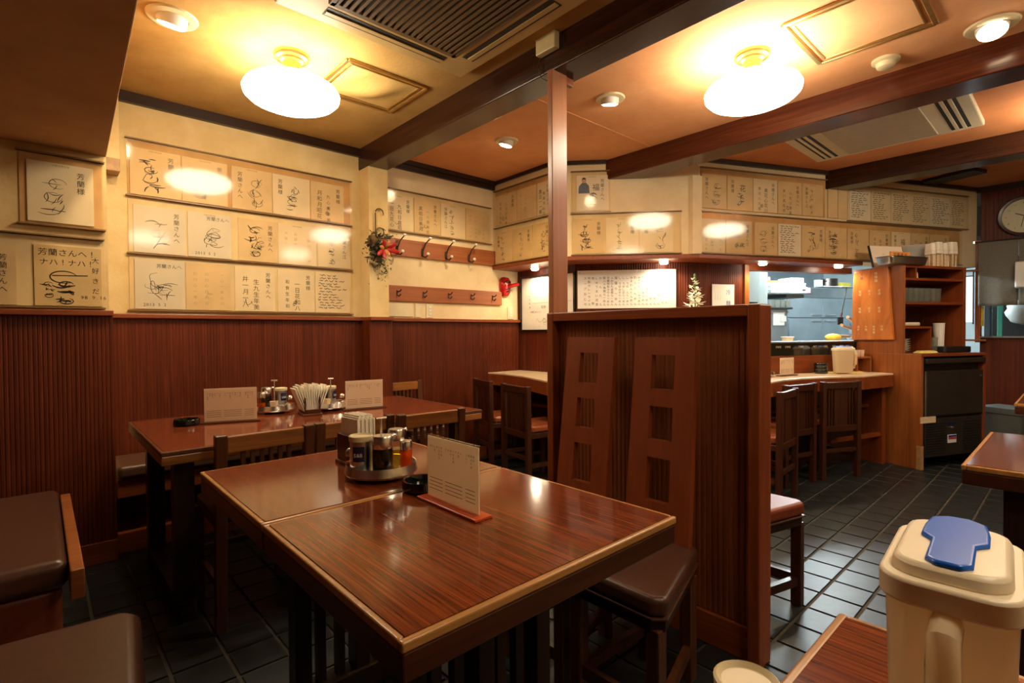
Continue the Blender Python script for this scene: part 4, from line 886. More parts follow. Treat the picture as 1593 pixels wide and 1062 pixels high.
def napkins(x, y, z, rz, label, fan=0):
    o = thing('napkin_holder', label, 'napkin holder', (x, y, z), rz, 'wooden napkin holders'); a, b, h = .040, .072, .098
    f = MB(); f.box(-a, -a+.006, -b, b, .012, h); f.box(a-.006, a, -b, b, .012, h); f.box(-a+.006, a-.006, -b, -b+.006, .012, h*(.35 if fan else 1)); f.box(-a+.006, a-.006, b-.006, b, .012, h)
    part('holder', f, 'edge_dark', o, bevel=.002); part('base', MB().box(-a-.006, a+.006, -b-.006, b+.006, 0, .012), 'edge_brown', o, bevel=.002)
    n = 13
    for k in range(n):
        x_ = -a+.012+(2*a-.024)*k/(n-1); hh = .155+.006*((k*7) % 3)-.003; tl = (fan*(k-(n-1)/2)/(n-1))
        q = MB().prism_x([(-b+.01, .014), (b-.012, .014), (b-.012-.004*(k % 2), hh), (-b+.012+.004*(k % 3), hh+.003)], -.0022, .0022)
        part('napkin', q, 'napkin', o).matrix_local = Matrix.Translation((x_, 0, 0)) @ Matrix.Rotation(tl, 4, 'Y')
napkins(.772, 1.605, .70, 0, 'dark napkin holder full of cream paper napkins beside the round tray on the near tables')
tray('condiment_tray', 'round chrome tray of bottles on the near tables', .76, 1.425)
canister(.694, 1.425, .716, 'cream-lidded steel canister with a navy label on the near tray', 1.02, rz=radians(-40))
bottle('soy_bottle', 'chrome-capped bottle of black soy sauce on the near tray', .732, 1.365, .716, .031, .118, 'soy_black', .985, .036, grp='chrome-capped sauce bottles')
bottle('vinegar_bottle', 'chrome-capped bottle of pale yellow vinegar on the near tray', .803, 1.41, .716, .026, .122, 'oil_yellow', .70, .034, grp='chrome-capped sauce bottles')
bottle('chilli_oil_bottle', 'small chrome-capped bottle of orange chilli oil on the near tray', .820, 1.383, .716, .0195, .088, 'oil_red', .96, .026, False, grp='chrome-capped sauce bottles')
shaker(.690, 1.484, .716, 'small spice shaker behind the canister on the near tray')
ashtray(.772, 1.215, .70, 'round black ashtray beside the round tray on the near tables')
menu_stand(.745, 1.04, .70, radians(-90), 'menu in a clear stand with a bright red base on the near table')
ashtray(.512, 2.865, .70, 'round black ashtray at the left end of the wall-side table')
menu_stand(.688, 2.80, .70, radians(-21), 'menu in a clear stand at the left end of the wall-side table', 'edge_dark', 'sheet_pink', .232, .172)
menu_stand(1.362, 2.745, .70, radians(-11), 'menu in a clear stand at the right end of the wall-side table', 'edge_dark', 'sheet_pink', .215, .168)
tray('condiment_tray', 'round chrome tray of bottles beside the left menu on the wall-side table', .955, 3.0)
canister(1.003, 3.038, .716, 'cream-lidded canister with a navy label on the left tray of the wall-side table', .98, rz=radians(10))
bottle('soy_bottle', 'bottle of black soy sauce on the left tray of the wall-side table', .93, 3.058, .716, .029, .118, 'soy_black', .85, .036, grp='chrome-capped sauce bottles')
bottle('chilli_oil_bottle', 'chrome-capped bottle of chilli oil right behind the left menu', .885, 2.99, .716, .021, .10, 'oil_red', .6, .03, grp='chrome-capped sauce bottles')
solo('toothpick_cup', MB().lathe([(.017, 0), (.021, .05), (.019, .05), (.016, .004), (.002, .004)], 20), 'chopstick', 'small tan cup of toothpicks on the left tray of the wall-side table', 'cup', (.935, 2.945, .716), smooth=True)
shaker(1.038, 3.0, .716, 'small shaker of red spice on the left tray of the wall-side table')
for k, (x, y) in enumerate(((.955, 2.91), (1.0, 2.925))):
    o = thing('sugar_pot', ['small chrome-lidded pot at the front of the left tray, the left one', 'small chrome-lidded pot at the front of the left tray, the right one'][k], 'pot', (x, y, .716)); part('jar', MB().lathe([(.017, 0), (.02, .012), (.018, .024)], 18), 'clear_glass', o, smooth=True); part('lid', MB().lathe([(.02, .024), (.016, .032), (.002, .036)], 18), 'chrome', o, smooth=True)
tray('condiment_tray', 'round chrome tray of bottles beside the right menu on the wall-side table', 1.225, 2.885)
canister(1.243, 2.932, .716, 'cream-lidded canister on the right tray of the wall-side table', .98, rz=radians(30))
bottle('soy_bottle', 'bottle of black soy sauce on the right tray of the wall-side table', 1.176, 2.92, .716, .028, .115, 'soy_black', .85, .034, grp='chrome-capped sauce bottles')
solo('toothpick_cup', MB().lathe([(.017, 0), (.021, .05), (.019, .05), (.016, .004), (.002, .004)], 20), 'chopstick', 'small tan cup of toothpicks on the right tray of the wall-side table', 'cup', (1.18, 2.835, .716), smooth=True)
shaker(1.285, 2.87, .716, 'small shaker of red spice on the right tray of the wall-side table')
for k, (x, y) in enumerate(((1.225, 2.80), (1.272, 2.82))):
    o = thing('sugar_pot', ['small chrome-lidded pot at the front of the right tray, the left one', 'small chrome-lidded pot at the front of the right tray, the right one'][k], 'pot', (x, y, .716)); part('jar', MB().lathe([(.017, 0), (.02, .012), (.018, .024)], 18), 'clear_glass', o, smooth=True); part('lid', MB().lathe([(.02, .024), (.016, .032), (.002, .036)], 18), 'chrome', o, smooth=True)
napkins(1.062, 2.775, .70, radians(-8), 'dark napkin holder with fanned napkins between the two trays on the wall-side table', .75)
# foreground pitcher and canister
def pitcher(x, y, z, rz, label, s=1, liquid=None, body='pitcher_body'):
    """rounded-square jug; handle at -y, blue flap running from the back of the lid to the spout side"""
    o = thing('water_pitcher', label, 'pitcher', (x, y, z), rz, 'clear water pitchers with blue flaps')
    a, b, h = .0455*s, .083*s, .205*s
    bot = rrect(-a*.88, a*.88, -b*.86, b*.86, .022*s, 5); tp_ = rrect(-a, a, -b, b, .026*s, 5)
    part('jug', MB().prism(bot, 0, h, tp_), body, o, smooth=True)
    if liquid: part('water', MB().prism([(p[0]*.93, p[1]*.93) for p in bot], .004, h*.55, [(p[0]*.95, p[1]*.95) for p in bot]), liquid, o, smooth=True)
    l0 = rrect(-a-.004*s, a+.004*s, -b-.004*s, b+.004*s, .028*s, 5)
    part('lid_rim', MB().prism(l0, h-.012*s, h+.010*s), 'lid_cream', o, bevel=.003*s, smooth=True)
    l1 = rrect(-a*.93, a*.93, -b*.93, b*.93, .026*s, 5); l2 = rrect(-a*.86, a*.86, -b*.86, b*.86, .024*s, 5)
    part('lid', MB().prism(l1, h+.008*s, h+.022*s, l2), 'lid_cream', o, bevel=.004*s, smooth=True)
    fl_ = [(x*.74, y*1.30) for x, y in [(-.030*s, .052*s), (-.034*s, .03*s), (-.034*s, .006*s), (-.022*s, -.004*s), (-.022*s, -.046*s), (-.012*s, -.053*s), (.012*s, -.053*s), (.022*s, -.046*s), (.022*s, -.004*s), (.034*s, .006*s), (.034*s, .03*s), (.030*s, .052*s), (.012*s, .062*s), (-.012*s, .062*s)]]
    part('flap', MB().prism(fl_[::-1], h+.020*s, h+.0265*s), 'blue_flap', o, bevel=.003*s, smooth=True, seg=3)
    hd = MB(); hd.tube([(0, -b*.93, h*.90), (0, -b-.022*s, h*.88), (0, -b-.030*s, h*.78), (0, -b-.028*s, h*.35), (0, -b-.016*s, h*.22), (0, -b*.85, h*.20)], .0115*s, 10)
    part('handle', hd, body, o, smooth=True)
    return o
PX, PY, PA = .636, .080, radians(-86)
pitcher(PX, PY, .70, PA, 'cream-lidded plastic pitcher with a blue flap in the right foreground', 1.0)
canister(.492, .212, .70, 'cream-lidded canister whose top shows at the bottom edge beside the pitcher', .88, False, grp=None)
# ================================================================ KITCHEN BEYOND THE PASS  (WC frame: s along, t beyond the overhang)
def K(s, t, z): return WC.p(s, t, z)
def kb(s0, s1, t0, t1, z0, z1): return MB().box(s0, s1, t0, t1, z0, z1)
o = thing('kitchen_refrigerator', 'large steel four-door refrigerator at the back of the kitchen', 'refrigerator', K(3.57, 2.0, 0), WC.rz)
part('carcass', kb(-.66, .66, .03, .70, 0, 1.72), 'steel_blue', o, bevel=.004)
part('top_panel', kb(-.66, .66, 0, .03, 1.572, 1.70), 'steel', o, bevel=.004)
for x0, x1 in ((-.62, -.052), (-.046, .62)):
    for z0, z1 in ((.70, 1.294), (1.304, 1.566)):
        d = part('door', kb(x0, x1, -.012, .03, z0, z1), 'steel_blue', o, bevel=.006)
        hx = (x1-.20, x1-.03) if x0 < -.1 else (x0+.03, x0+.22); hz = z0+.035 if z0 > 1 else z1-.035
        part('handle', MB().box(hx[0], hx[1], -.03, -.010, hz-.008, hz+.008), 'chrome', d, bevel=.003)
solo('white_cup', MB().lathe([(.045, 0), (.055, .01), (.056, .10), (.05, .10), (.046, .012), (.002, .012)], 24), 'white_plastic', 'white cup on top of the steel refrigerator', 'cup', K(3.515, 2.05, 1.72), 0, smooth=True)
o = thing('stock_pot', 'dark pot on top of the steel refrigerator', 'pot', K(3.76, 2.12, 1.72)); part('body', MB().lathe([(.11, 0), (.125, .01), (.125, .125), (.118, .125), (.112, .014), (.002, .014)], 32), 'dark_steel', o, smooth=True)
for s_ in (-1, 1): part('handle', MB().tube([(s_*.122, -.03, .09), (s_*.15, -.02, .09), (s_*.15, .02, .09), (s_*.122, .03, .09)], .006, 8), 'dark_steel', o)
solo('carton', kb(0, .17, 0, .12, 0, .075), 'food_yellow', 'small yellowish carton on the refrigerator beside the pot', 'box', K(3.90, 2.02, 1.72), WC.rz, bevel=.003)
o = thing('steel_cabinet', 'grey steel cabinet at the left of the kitchen with notices taped on', 'cabinet', K(1.95, 1.3, 0), WC.rz)
part('body', kb(0, .27, 0, .5, 0, 1.375), 'steel_blue', o, bevel=.004)
part('notice', kb(.06, .22, -.004, 0, 1.19, 1.34), 'sheet_white', o); part('notice', kb(.16, .245, -.007, -.004, 1.235, 1.30), 'sheet_white', o)
part('latch', kb(.22, .26, -.02, 0, 1.335, 1.355), 'chrome', o)
solo('tray_stand', kb(0, .33, 0, .3, 0, .022), 'black_matte', 'black tray lying on the grey steel cabinet', 'tray', K(1.95, 1.28, 1.377), WC.rz, bevel=.004)
for k in range(4):
    o = solo('plastic_tub', MB().prism(rrect(-.032, .032, -.05, .05, .012), 0, .085, rrect(-.037, .037, -.056, .056, .014)), 'fridge_grey', f'{ORD[k]} from the left of four pale tubs on the black tray in the kitchen', 'tub', K(2.0+.078*k, 1.35, 1.40), WC.rz, 'pale tubs on the black tray', smooth=True)
o = thing('steel_shelf', 'steel wall shelf of paper stacks at the upper left of the kitchen', 'shelf', K(1.87, 1.25, 1.55), WC.rz)
part('board', kb(0, .68, 0, .35, 0, .016), 'steel', o); part('bracket', kb(.30, .56, .02, .33, -.04, 0), 'dark_steel', o); part('hanger', kb(.0, .02, .3, .34, 0, .5), 'steel', o)
r = random.Random(2)
for k in range(5): solo('paper_bundle', kb(0, .50+r.uniform(-.02, .05), 0, .24, 0, .022), ['fridge_grey', 'sheet_white'][k % 2], f'{ORD[k]} from the bottom of the flat paper bundles on the kitchen shelf', 'paper', K(1.93+r.uniform(0, .03), 1.28, 1.567+.024*k), WC.rz, 'paper bundles on the kitchen shelf', bevel=.003)
solo('lime_folder', kb(0, .26, 0, .22, 0, .014), 'lime', 'lime green folder on top of the paper bundles', 'folder', K(1.97, 1.28, 1.688), WC.rz, bevel=.002)
solo('white_carton', kb(0, .20, 0, .18, 0, .055), 'sheet_white', 'white carton with a red print on the paper bundles', 'box', K(2.25, 1.29, 1.688), WC.rz, bevel=.003)
solo('maroon_box', kb(0, .25, 0, .06, 0, .21), 'maroon', 'maroon box standing at the back of the kitchen shelf', 'box', K(1.95, 1.535, 1.567), WC.rz, bevel=.003)
solo('pink_packet', kb(0, .05, 0, .05, 0, .06), 'pink', 'small pink packet at the end of the kitchen shelf', 'packet', K(2.475, 1.26, 1.567), WC.rz, bevel=.008)
o = thing('upright_freezer', 'tall pale upright cabinet at the far left of the kitchen opening', 'cabinet', K(1.47, 1.2, 0), WC.rz); part('body', kb(0, .235, 0, .5, 0, 1.9), 'fridge_grey', o, bevel=.006); part('side_body', kb(.245, .375, .01, .5, 0, 1.9), 'fridge_grey', o, bevel=.006); part('dark_grille', kb(.05, .22, -.006, .01, 1.40, 1.45), 'black_matte', o)
o = thing('turner', 'black spatula hanging by the plaque in the kitchen opening', 'spatula', K(2.56, .9, 1.19), WC.rz)
part('blade', MB().box(-.045, .035, -.004, .004, 0, .085), 'black_matte', o, bevel=.003); part('shank', MB().tube([(0, 0, .08), (.03, 0, .20), (.085, 0, .42)], .006, 8), 'dark_steel', o); part('grip', MB().tube([(-.002, 0, .08), (.012, 0, .13)], .012, 8), 'maroon', o)
o = thing('kitchen_counter', 'steel work counter behind the pass', 'counter', K(2.3, .62, 0), WC.rz); part('top', kb(-.9, .75, 0, .45, .96, 1.0), 'steel', o, bevel=.004); part('body', kb(-.88, .73, .03, .42, 0, .96), 'steel_blue', o)
rl = thing('utensil_rail', 'steel rail across the kitchen from which the black spatula hangs', 'rail', K(2.2, .906, 1.608), WC.rz); part('rail', MB().tube([(0, 0, 0), (2.2, 0, 0)], .007, 8), 'steel', rl)
for k, (a, dz, l) in enumerate(((178, .05, .24), (160, .17, .22), (145, .29, .16))):
    o = thing('strainer', f'{ORD[k]} wooden-handled strainer from the bottom, resting at the right of the pass', 'strainer', K(2.53+.06*k, .74+.03*k, 1.03+dz*.6), WC.rz, 'wooden-handled strainers')
    d = Vector((cos(radians(a)), -.25, sin(radians(a))*.55)); part('grip', MB().tube([d*.06, d*l, d*(l+.05)], .014, 8, .018), 'handle_wood', o, smooth=True); part('basket', MB().lathe([(.002, -.05), (.04, -.035), (.055, 0), (.05, 0)], 16, cap=False), 'steel', o, smooth=True); part('wire', MB().tube([d*0, d*.08], .005, 6), 'steel', o)
solo('noodle_heap', MB().ball((0, 0, .025), .085, .06, .038, 14, 8), 'food_yellow', 'heap of yellow food at the right end of the pass', 'food', K(1.66, .22, 1.035), WC.rz, smooth=True)
o = thing('small_tub', 'small white tub on the pass shelf at the left', 'tub', K(1.1, .2, 1.034), WC.rz); part('tub', MB().prism(rrect(-.035, .035, -.03, .03, .01), 0, .03, rrect(-.04, .04, -.035, .035, .012)), 'lid_cream', o, smooth=True); part('film_lid', MB().box(-.045, .045, -.036, .036, .03, .04), 'sheet_white', o, bevel=.004)
# ================================================================ TALL CABINET WITH THE ICE MACHINE
o = thing('service_cabinet', 'tall reddish wooden cabinet with open shelves beside the kitchen pass', 'cabinet', CF.p(0, 0, 0), CF.rz)
# side panel seen from the counter: from the pass corner to the front edge (L-shaped in elevation)
sp = Vector((5.42, 1.387))-Vector((5.222, .867)); px, py = sp.dot(CF.d), sp.dot(CF.n)
part('side_panel', MB().prism([(0, 0), (.028, 0), (px+.028, py), (px, py)], 0, .93), 'orange_wood_z', o, bevel=.002)
f_ = .14/py
part('upper_side_panel', MB().prism([(px*f_, .14), (px*f_+.03, .14), (px+.03, py), (px, py)], .93, 1.665), 'orange_wood_z', o, bevel=.002)
part('right_panel', MB().box(.715, .745, .14, .52, .93, 1.665), 'frame_wood_z', o, bevel=.002); part('right_lower_panel', MB().box(.735, .765, 0, .52, 0, .93), 'frame_wood_z', o, bevel=.002)
part('back_panel', MB().box(.0, .75, .50, .52, .0, 1.665), 'edge_brown', o)
for z, h_, a, b in ((1.645, .022, 0, .745), (1.541, .020, .02, .72), (1.340, .020, .02, .72), (1.138, .018, .02, .34)): part('shelf', MB().box(a, b, .145, .5, z, z+h_), 'frame_wood_x', o, bevel=.002)
part('divider', MB().box(.145, .165, .15, .5, 1.561, 1.645), 'frame_wood_z', o); part('divider', MB().box(.325, .343, .15, .5, .93, 1.138), 'frame_wood_z', o)
part('ledge', MB().box(0, .765, -.005, .5, .91, .932), 'frame_wood_x', o, bevel=.003)
part('tape_strip', MB().box(-.004, .03, -.003, .03, .0, .19), 'tape', o)
o = thing('ice_machine', 'dark steel under-counter ice machine below the shelves', 'ice machine', CF.p(.045, .01, 0), CF.rz)
part('cabinet_body', MB().box(.005, .69, .03, .48, .08, .90), 'black_matte', o, bevel=.004)
part('top_bar', MB().box(0, .70, -.025, .03, .852, .893), 'dark_steel', o, bevel=.008)
part('door', MB().box(.012, .692, -.01, .035, .425, .792), 'dark_steel', o, bevel=.008); part('door_edge', MB().box(.0, .02, -.012, .03, .425, .792), 'steel', o, bevel=.003)
g = MB(); g.box(.012, .692, -.002, .035, .09, .405); lp = part('lower_panel', g, 'dark_steel', o, bevel=.005)
lv = MB()
for i in range(13):
    z = .12+.02*i; lv.box(.03, .25, -.007, 0, z, z+.008); lv.box(.46, .67, -.007, 0, z, z+.008)
part('grille_louvres', lv, 'black_matte', lp)['kind'] = 'stuff'
k = part('sticker', MB().box(.275, .375, -.006, 0, .195, .262), 'sheet_white', o); t_ = MB(); t_.box(.28, .37, -.008, -.006, .225, .24); part('sticker_print', t_, 'ink_red', k); t_ = MB(); t_.box(.28, .37, -.008, -.006, .243, .258); part('sticker_print', t_, 'ink_blue', k)
part('switch_label', MB().box(.28, .365, -.006, 0, .345, .365), 'label_navy', o); part('lamp_button', MB().box(.31, .335, -.012, 0, .315, .332), 'chrome', o, bevel=.002); part('badge', MB().box(.64, .67, -.013, -.009, .735, .75), 'steel', o)
part('tape', MB().box(-.05, .12, -.014, -.008, .375, .425), 'chopstick', o)
for x in (.05, .65): part('leg', MB().cyl(x, .06, 0, .085, .02, 12), 'black_matte', o)
def C(s, t, z): return CF.p(s, t, z)
for k in range(7):
    for j in range(2):
        o = solo('water_glass', MB().lathe([(.024, 0), (.026, .004), (.031, .12), (.029, .12), (.024, .012), (.002, .010)], 16), 'tumbler_glass', f"{ORD[k]} from the left in the {['front', 'back'][j]} row of upturned water glasses on the cabinet shelf", 'glass', C(.07+.068*k, .20+.09*j, 1.361), 0, 'water glasses on the cabinet shelf', smooth=True)
o = thing('plastic_tub', 'clear tub of pale packets on the small middle shelf', 'tub', C(.16, .26, 1.157), CF.rz); part('tub', MB().prism(rrect(-.13, .12, -.08, .1, .02), 0, .085, rrect(-.145, .14, -.09, .11, .025)), 'clear_glass', o, smooth=True); part('packets', MB().box(-.12, .11, -.07, .09, .004, .035), 'paper_white', o, bevel=.01)
for k in range(6): solo('white_bowl', MB().lathe([(.03, 0), (.05, .004), (.082, .022), (.086, .024), (.08, .02), (.03, .006), (.002, .006)], 26), 'sheet_white', f'{ORD[k]} bowl from the bottom of the white stack on the cabinet floor', 'bowl', C(.12, .27, .933+.019*k), 0, 'white bowls stacked in the cabinet', smooth=True)
solo('yellow_cloth', MB().prism([(-.12, -.04), (-.03, -.055), (.09, -.045), (.12, 0), (.04, .04), (-.10, .05)], 0, .022, [(-.09, -.02), (-.02, -.03), (.07, -.03), (.09, 0), (.03, .02), (-.07, .03)]), 'yellow_cloth', 'folded yellow cloth on the front edge of the cabinet floor', 'cloth', C(.23, .12, .932), CF.rz, bevel=.01)
o = thing('tap', 'curved chrome tap inside the service cabinet', 'tap', C(.395, .42, .932), CF.rz); part('spout', MB().tube([(0, 0, 0), (0, 0, .27)]+[(-.06+.06*cos(a), -.02, .29+.075*sin(a)) for a in [pi*k/8 for k in range(0, 9)]]+[(-.12, -.02, .26)], .009, 10), 'dark_steel', o, smooth=True)
part('base', MB().cyl(0, 0, 0, .03, .025, 16), 'chrome', o)
for k in range(2): solo('beer_glass', MB().lathe([(.03, 0), (.033, .004), (.036, .13), (.034, .13), (.03, .012), (.002, .012)], 18), 'tumbler_glass', ['empty glass on the cabinet floor left of the metal cups', 'empty glass behind the first one on the cabinet floor'][k], 'glass', C(.385, .17+.08*k, .932), 0, smooth=True)
for k in range(3): solo('cup_stack', MB().lathe([(.036, 0), (.042, .19), (.044, .20), (.04, .20), (.002, .19)], 20), ['sheet_white', 'chrome', 'chrome'][k], ['tall white cup at the right of the cabinet floor', 'tall steel cup beside the white one in the cabinet', 'tall steel cup rightmost in the cabinet'][k], 'cup', C(.505+.078*k, .20+.055*k, .985), 0, smooth=True)
solo('drip_tray', MB().prism(rrect(.43, .76, .10, .46, .02), .0, .05), 'black_matte', 'black drip tray under the tall cups in the cabinet', 'tray', C(0, 0, .933), CF.rz, bevel=.006)
solo('small_box', MB().box(0, .05, 0, .05, 0, .055), 'chopstick', 'tiny wooden box in the top slot of the cabinet', 'box', C(.20, .2, 1.562), CF.rz, bevel=.003)
solo('folded_cloth', MB().ball((0, 0, .014), .035, .03, .018), 'paper_white', 'small pale folded cloth in the top left slot of the cabinet', 'cloth', C(.075, .22, 1.562), 0, smooth=True)
solo('flat_plate', MB().lathe([(.07, 0), (.15, .010), (.152, .013), (.07, .006), (.002, .006)], 30), 'dark_steel', 'flat dark plate in the top slot of the cabinet', 'plate', C(.42, .33, 1.562), 0, smooth=True)
# on top of the cabinet
o = thing('leaning_signboard', 'white sign board leaning on the wall above the plaque', 'sign', C(.10, .345, 1.668), CF.rz+radians(-4)); M = Matrix.Rotation(radians(-14), 4, 'X'); part('sheet', MB().box(-.15, .20, 0, .012, 0, .20, M), 'paper_white', o, bevel=.002); part('edge', MB().box(-.158, -.15, -.002, .014, 0, .20, M), 'black_matte', o)
t_ = MB(); vtext(t_, '一八川', -.02, .14, .03, .036, -.002); scribble(t_, .08, .09, .12, .12, 4, 3, .003, -.002); t_.v = [tuple(M @ Vector(v)) for v in t_.v]; part('writing', t_, 'ink_soft', o)
o = thing('steel_tray', 'shallow steel tray on the cabinet corner below the sign board', 'tray', C(.04, .18, 1.668), CF.rz); part('pan', MB().prism(rrect(-.20, .20, -.06, .07, .03), .0, .06, rrect(-.22, .22, -.07, .08, .035)), 'steel', o, bevel=.006, smooth=True); part('rim', MB().prism(rrect(-.225, .225, -.075, .085, .04), .06, .064), 'steel', o, bevel=.002)
o = thing('orange_sign', 'small orange sign with black letters standing in the steel tray', 'sign', C(.04, .20, 1.733), CF.rz); part('plate', MB().box(-.11, .115, 0, .01, 0, .048), 'sign_orange', o, bevel=.002); t_ = MB(); htext(t_, '営業準備', -.085, .008, .034, -.001, .042); part('lettering', t_, 'ink', o)
for k in range(7): solo('paper_plate', MB().lathe([(.07, 0), (.112, .016), (.115, .02), (.07, .006), (.002, .006)], 28), 'sheet_white', f'{ORD[k]} plate from the bottom of the white stack on the cabinet top', 'plate', C(.50, .385, 1.75+.018*k), 0, 'white plates stacked on the cabinet', smooth=True)
solo('plate_riser', MB().cyl(0, 0, 0, .08, .075, 24), 'chopstick', 'round wooden riser under the stack of white plates', 'riser', C(.50, .385, 1.668), 0, smooth=True)
for k, (x, w_, h_) in enumerate(((.415, .05, .20), (.492, .075, .215), (.567, .055, .21), (.665, .09, .222))):
    o = thing('chopstick_bundle', f'{ORD[k]} from the left of the paper-wrapped chopstick bundles on the cabinet', 'chopsticks', C(x, .215, 1.668), CF.rz, 'chopstick bundles on the cabinet')
    b_ = MB(); rr = random.Random(k)
    for i in range(14): xx = rr.uniform(-w_/2+.006, w_/2-.006); yy = rr.uniform(-.03, .03); b_.box(xx-.005, xx+.005, yy-.005, yy+.005, 0, h_*.6+rr.uniform(0, .008))
    q = part('sticks', b_, 'chopstick', o); q['kind'] = 'stuff'
    part('wrapper', MB().prism(rrect(-w_/2, w_/2, -.04, .04, .02), h_*.52, h_, rrect(-w_/2+.003, w_/2-.003, -.036, .036, .02)), 'napkin', o, bevel=.006); part('band', MB().prism(rrect(-w_/2-.002, w_/2+.002, -.042, .042, .02), h_*.66, h_*.675), 'chopstick', o)
o = thing('wooden_plaque', 'glossy orange wooden menu plaque with gilt lettering on the cabinet side', 'plaque', CP.p(.0, 0, 1.04), CP.rz)
part('slab', MB().prism_y([(.005, 0), (.36, .005), (.335, .30), (.315, .622), (.02, .60), (.008, .3)], -.032, -.002), 'plaque_wood', o, bevel=.006, seg=3)
t_ = MB(); t2 = MB(); r = random.Random(9)
for zt, n, sz in ((.59, 2, .028), (.44, 3, .024), (.29, 3, .024), (.13, 4, .022)):
    for k in range(n):
        x = .05+.25*(k+.35)/n if n < 4 else .04+.27*(k+.4)/n
        vtext(t2 if (n == 2 and k == 0) else t_, ['味噌麺', '炒飯', '塩麺', '餃子', '老酒', '酒杯', '冷麺'][(n*3+k) % 7], x, zt, sz, sz*1.12, -.0326)
part('gilt_text', t_, 'gold_text', o); part('dark_text', t2, 'ink', o)
# ================================================================ ON THE COUNTER
def S(s, t, z): return RS.p(s, t, z)
menu_stand(4.45, 1.60, .765, radians(-14), 'pale pink menu card in a stand on the counter, left of the black ashtrays', 'edge_dark', 'sheet_pink', .18, .15)
for k in range(3): ashtray(*S(.79, -.10, .765+.029*k), ['lowest of three black ashtrays stacked on the counter', 'middle one of three black ashtrays stacked on the counter', 'topmost of three black ashtrays stacked on the counter'][k], .052)
solo('yellow_cloth', MB().prism([(-.17, -.07), (.18, -.06), (.22, .03), (.1, .07), (-.15, .06)], 0, .010, [(-.15, -.055), (.16, -.05), (.20, .02), (.09, .055), (-.13, .045)]), 'yellow_cloth', 'yellow cloth spread under the pitchers on the counter', 'cloth', S(1.02, -.12, .765), RS.rz, bevel=.004)
pitcher(*S(.92, -.195, .776), RS.rz+radians(72), 'nearer left one of the two water pitchers on the counter', .94, 'water_clear', 'pitcher_body')
pitcher(*S(1.035, -.105, .776), RS.rz+radians(72), 'right one of the two water pitchers on the counter, by the cups', .94, 'water_clear', 'pitcher_body')
o = thing('cup_rack', 'little wooden stand on the counter holding white cups, against the cabinet', 'rack', S(1.235, -.085, .765), RS.rz); part('board', MB().box(-.10, .07, -.06, .06, .12, .135), 'orange_wood_x', o, bevel=.002); part('side', MB().box(.055, .07, -.06, .06, 0, .12), 'orange_wood_z', o); part('side', MB().box(-.10, -.085, -.06, .06, 0, .12), 'orange_wood_z', o)
for k in range(3): solo('white_cup', MB().lathe([(.020, 0), (.024, .055), (.022, .055), (.018, .005), (.002, .005)], 18), 'sheet_pink', f'{ORD[k]} from the left of the white cups on the little wooden stand', 'cup', S(1.165+.048*k, -.085, .90), 0, 'white cups on the little stand', smooth=True)
tray('condiment_tray', 'chrome condiment tray on the counter half behind the partition end', *S(.12, -.14, 0)[:2], .765)
bottle('soy_bottle', 'steel-capped sauce bottle on the counter tray behind the partition end', *S(.16, -.13, 0)[:2], .781, .028, .115, 'soy_black', .6, .034, grp='chrome-capped sauce bottles')
# ================================================================ RIGHT-HAND WALL
o = thing('wall_clock', 'round cream-faced wall clock with a dark wooden rim, cut by the right edge', 'clock', WK.p(.335, -.005, 2.19), WK.rz)
Mx = Matrix.Rotation(radians(90), 4, 'X')
part('rim', MB().lathe([(.155, .0), (.188, .004), (.19, .02), (.178, .038), (.158, .034), (.155, .012)], 44, M=Mx, cap=False), 'edge_dark', o, smooth=True)
part('face', MB().lathe([(.158, .0), (.158, .012), (.002, .012)], 44, M=Mx), 'clock_face', o)
t_ = MB()
for k in range(12): a = pi/2-2*pi*(k+1)/12; htext(t_, str(k+1), .125*cos(a)-(.012 if k > 8 else .006), .125*sin(a)-.009, .022, -.0128)
part('numerals', t_, 'ink', o); part('hands', MB().bar((0, -.016, 0), (-.06, -.016, .03), .004, .006).bar((0, -.018, 0), (-.02, -.018, -.10), .004, .005), 'black_matte', o)
def cloth(s0, s1, z0, z1, label, seed):
    mb = MB(); n = 16; vs = []; fs = []
    for i in range(n+1):
        for j in range(n+1):
            u = i/n; v = j/n; vs.append((s0+(s1-s0)*u, -.05+.008*sin(8*u+seed)*v, z1-(z1-z0)*v+.004*sin(7*u+2)*v))
    for i in range(n):
        for j in range(n): k = i*(n+1)+j; fs.append((k, k+1, k+n+2, k+n+1))
    mb.add(vs, fs); o = solo('shop_curtain', mb, 'noren_grey', label, 'curtain', WK.p(0, 0, 0), WK.rz, 'grey kitchen doorway curtains', smooth=True)
    md = o.modifiers.new('thick', 'SOLIDIFY'); md.thickness = .003
cloth(.018, .300, 1.352, 1.975, 'grey curtain panel hanging in the kitchen doorway, left one', 0); cloth(.303, .585, 1.352, 1.975, 'grey curtain panel at the right edge of the view, right one', 1)
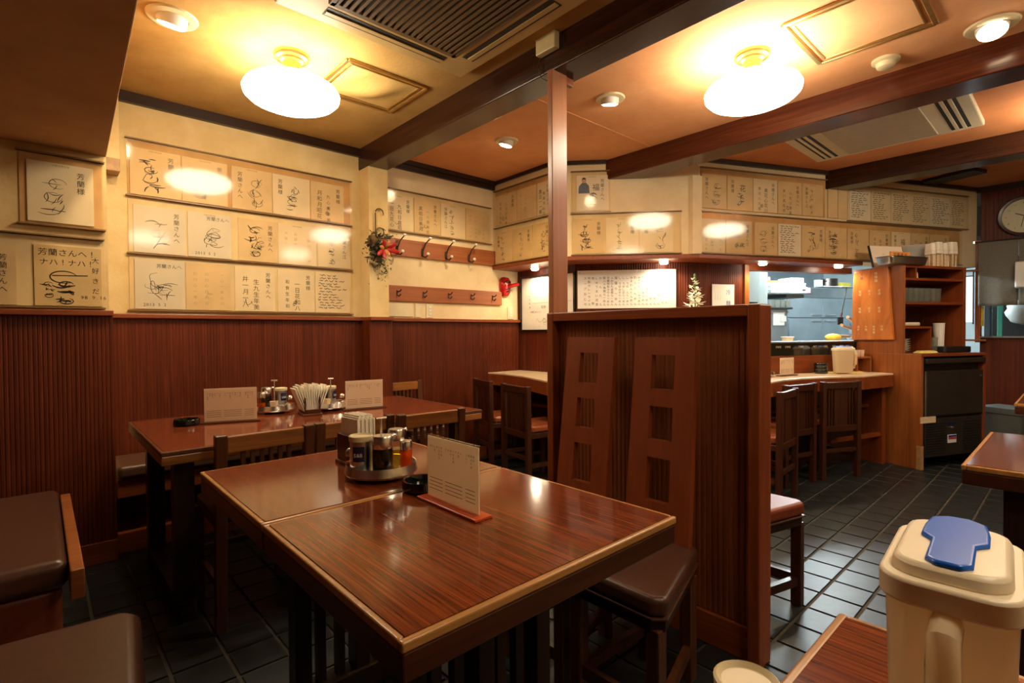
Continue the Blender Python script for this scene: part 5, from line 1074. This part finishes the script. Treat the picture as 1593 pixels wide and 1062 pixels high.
o = thing('curtain_rod', 'thin rod carrying the grey doorway curtains', 'rod', WK.p(0, -.05, 1.978), WK.rz); part('rod', MB().tube([(-.02, 0, 0), (1.1, 0, 0)], .006, 8), 'iron', o); part('bracket', MB().box(-.02, -.005, -.01, .05, -.012, .012), 'chrome', o)
def Q(s, t, z): return WK.p(s, t, z)
solo('yellow_strip', MB().box(.036, .056, .02, .04, 1.16, 1.352), 'food_yellow', 'narrow yellow strip at the left jamb of the kitchen doorway', 'strip', Q(0, 0, 0), WK.rz)
solo('teal_post', MB().box(.13, .17, .30, .34, 0, 1.9), 'cabinet_teal', 'teal post seen under the grey curtain', 'post', Q(0, 0, 0), WK.rz, bevel=.004)
solo('dark_locker', MB().box(.05, 1.0, .75, 1.1, 0, 1.9), 'black_matte', 'dark locker inside the kitchen doorway behind the white bag', 'locker', Q(0, 0, 0), WK.rz, bevel=.006)
r = random.Random(7); bg = MB(); bg.ball((0, 0, 0), .13, .09, .13, 18, 12); bg.v = [(x*(1+.08*sin(9*z*8+x*30)), y, z*(1+.06*sin(x*40))) for x, y, z in bg.v]
solo('white_bag', bg, 'bag_white', 'crumpled white plastic bag hanging under the grey curtain', 'bag', Q(.305, .47, 1.30), WK.rz, smooth=True)
solo('white_unit', MB().box(0, .2, 0, .12, 0, .24), 'white_plastic', 'white dispenser box at the right edge beside the curtain gap', 'box', Q(.285, -.18, 1.51), WK.rz, bevel=.012)
o = thing('waste_bin', 'grey bin standing between the ice machine and the panelled wall', 'bin', (6.18, .42, 0), CF.rz); part('bin', MB().prism(rrect(-.11, .11, -.13, .13, .02), 0, .40, rrect(-.125, .125, -.15, .15, .02)), 'bin_grey', o, smooth=True); part('lid', MB().prism(rrect(-.13, .13, -.155, .155, .02), .40, .46), 'bin_grey', o, bevel=.008); part('flap', MB().box(-.06, .06, -.165, -.15, .22, .32), 'black_matte', o, bevel=.004)
o = thing('kitchen_window', 'small bright window strip beyond the cabinet, left of the grey curtain', 'window', Q(-.085, -.01, 1.20), WK.rz); part('pane', MB().box(.0, .06, -.004, .0, 0, .45), 'window_light', o); part('frame', MB().box(.062, .072, -.02, .0, -.02, .50).box(-.005, .0, -.02, 0, -.02, .50).box(0, .062, -.02, 0, .45, .46), 'dark_steel', o)
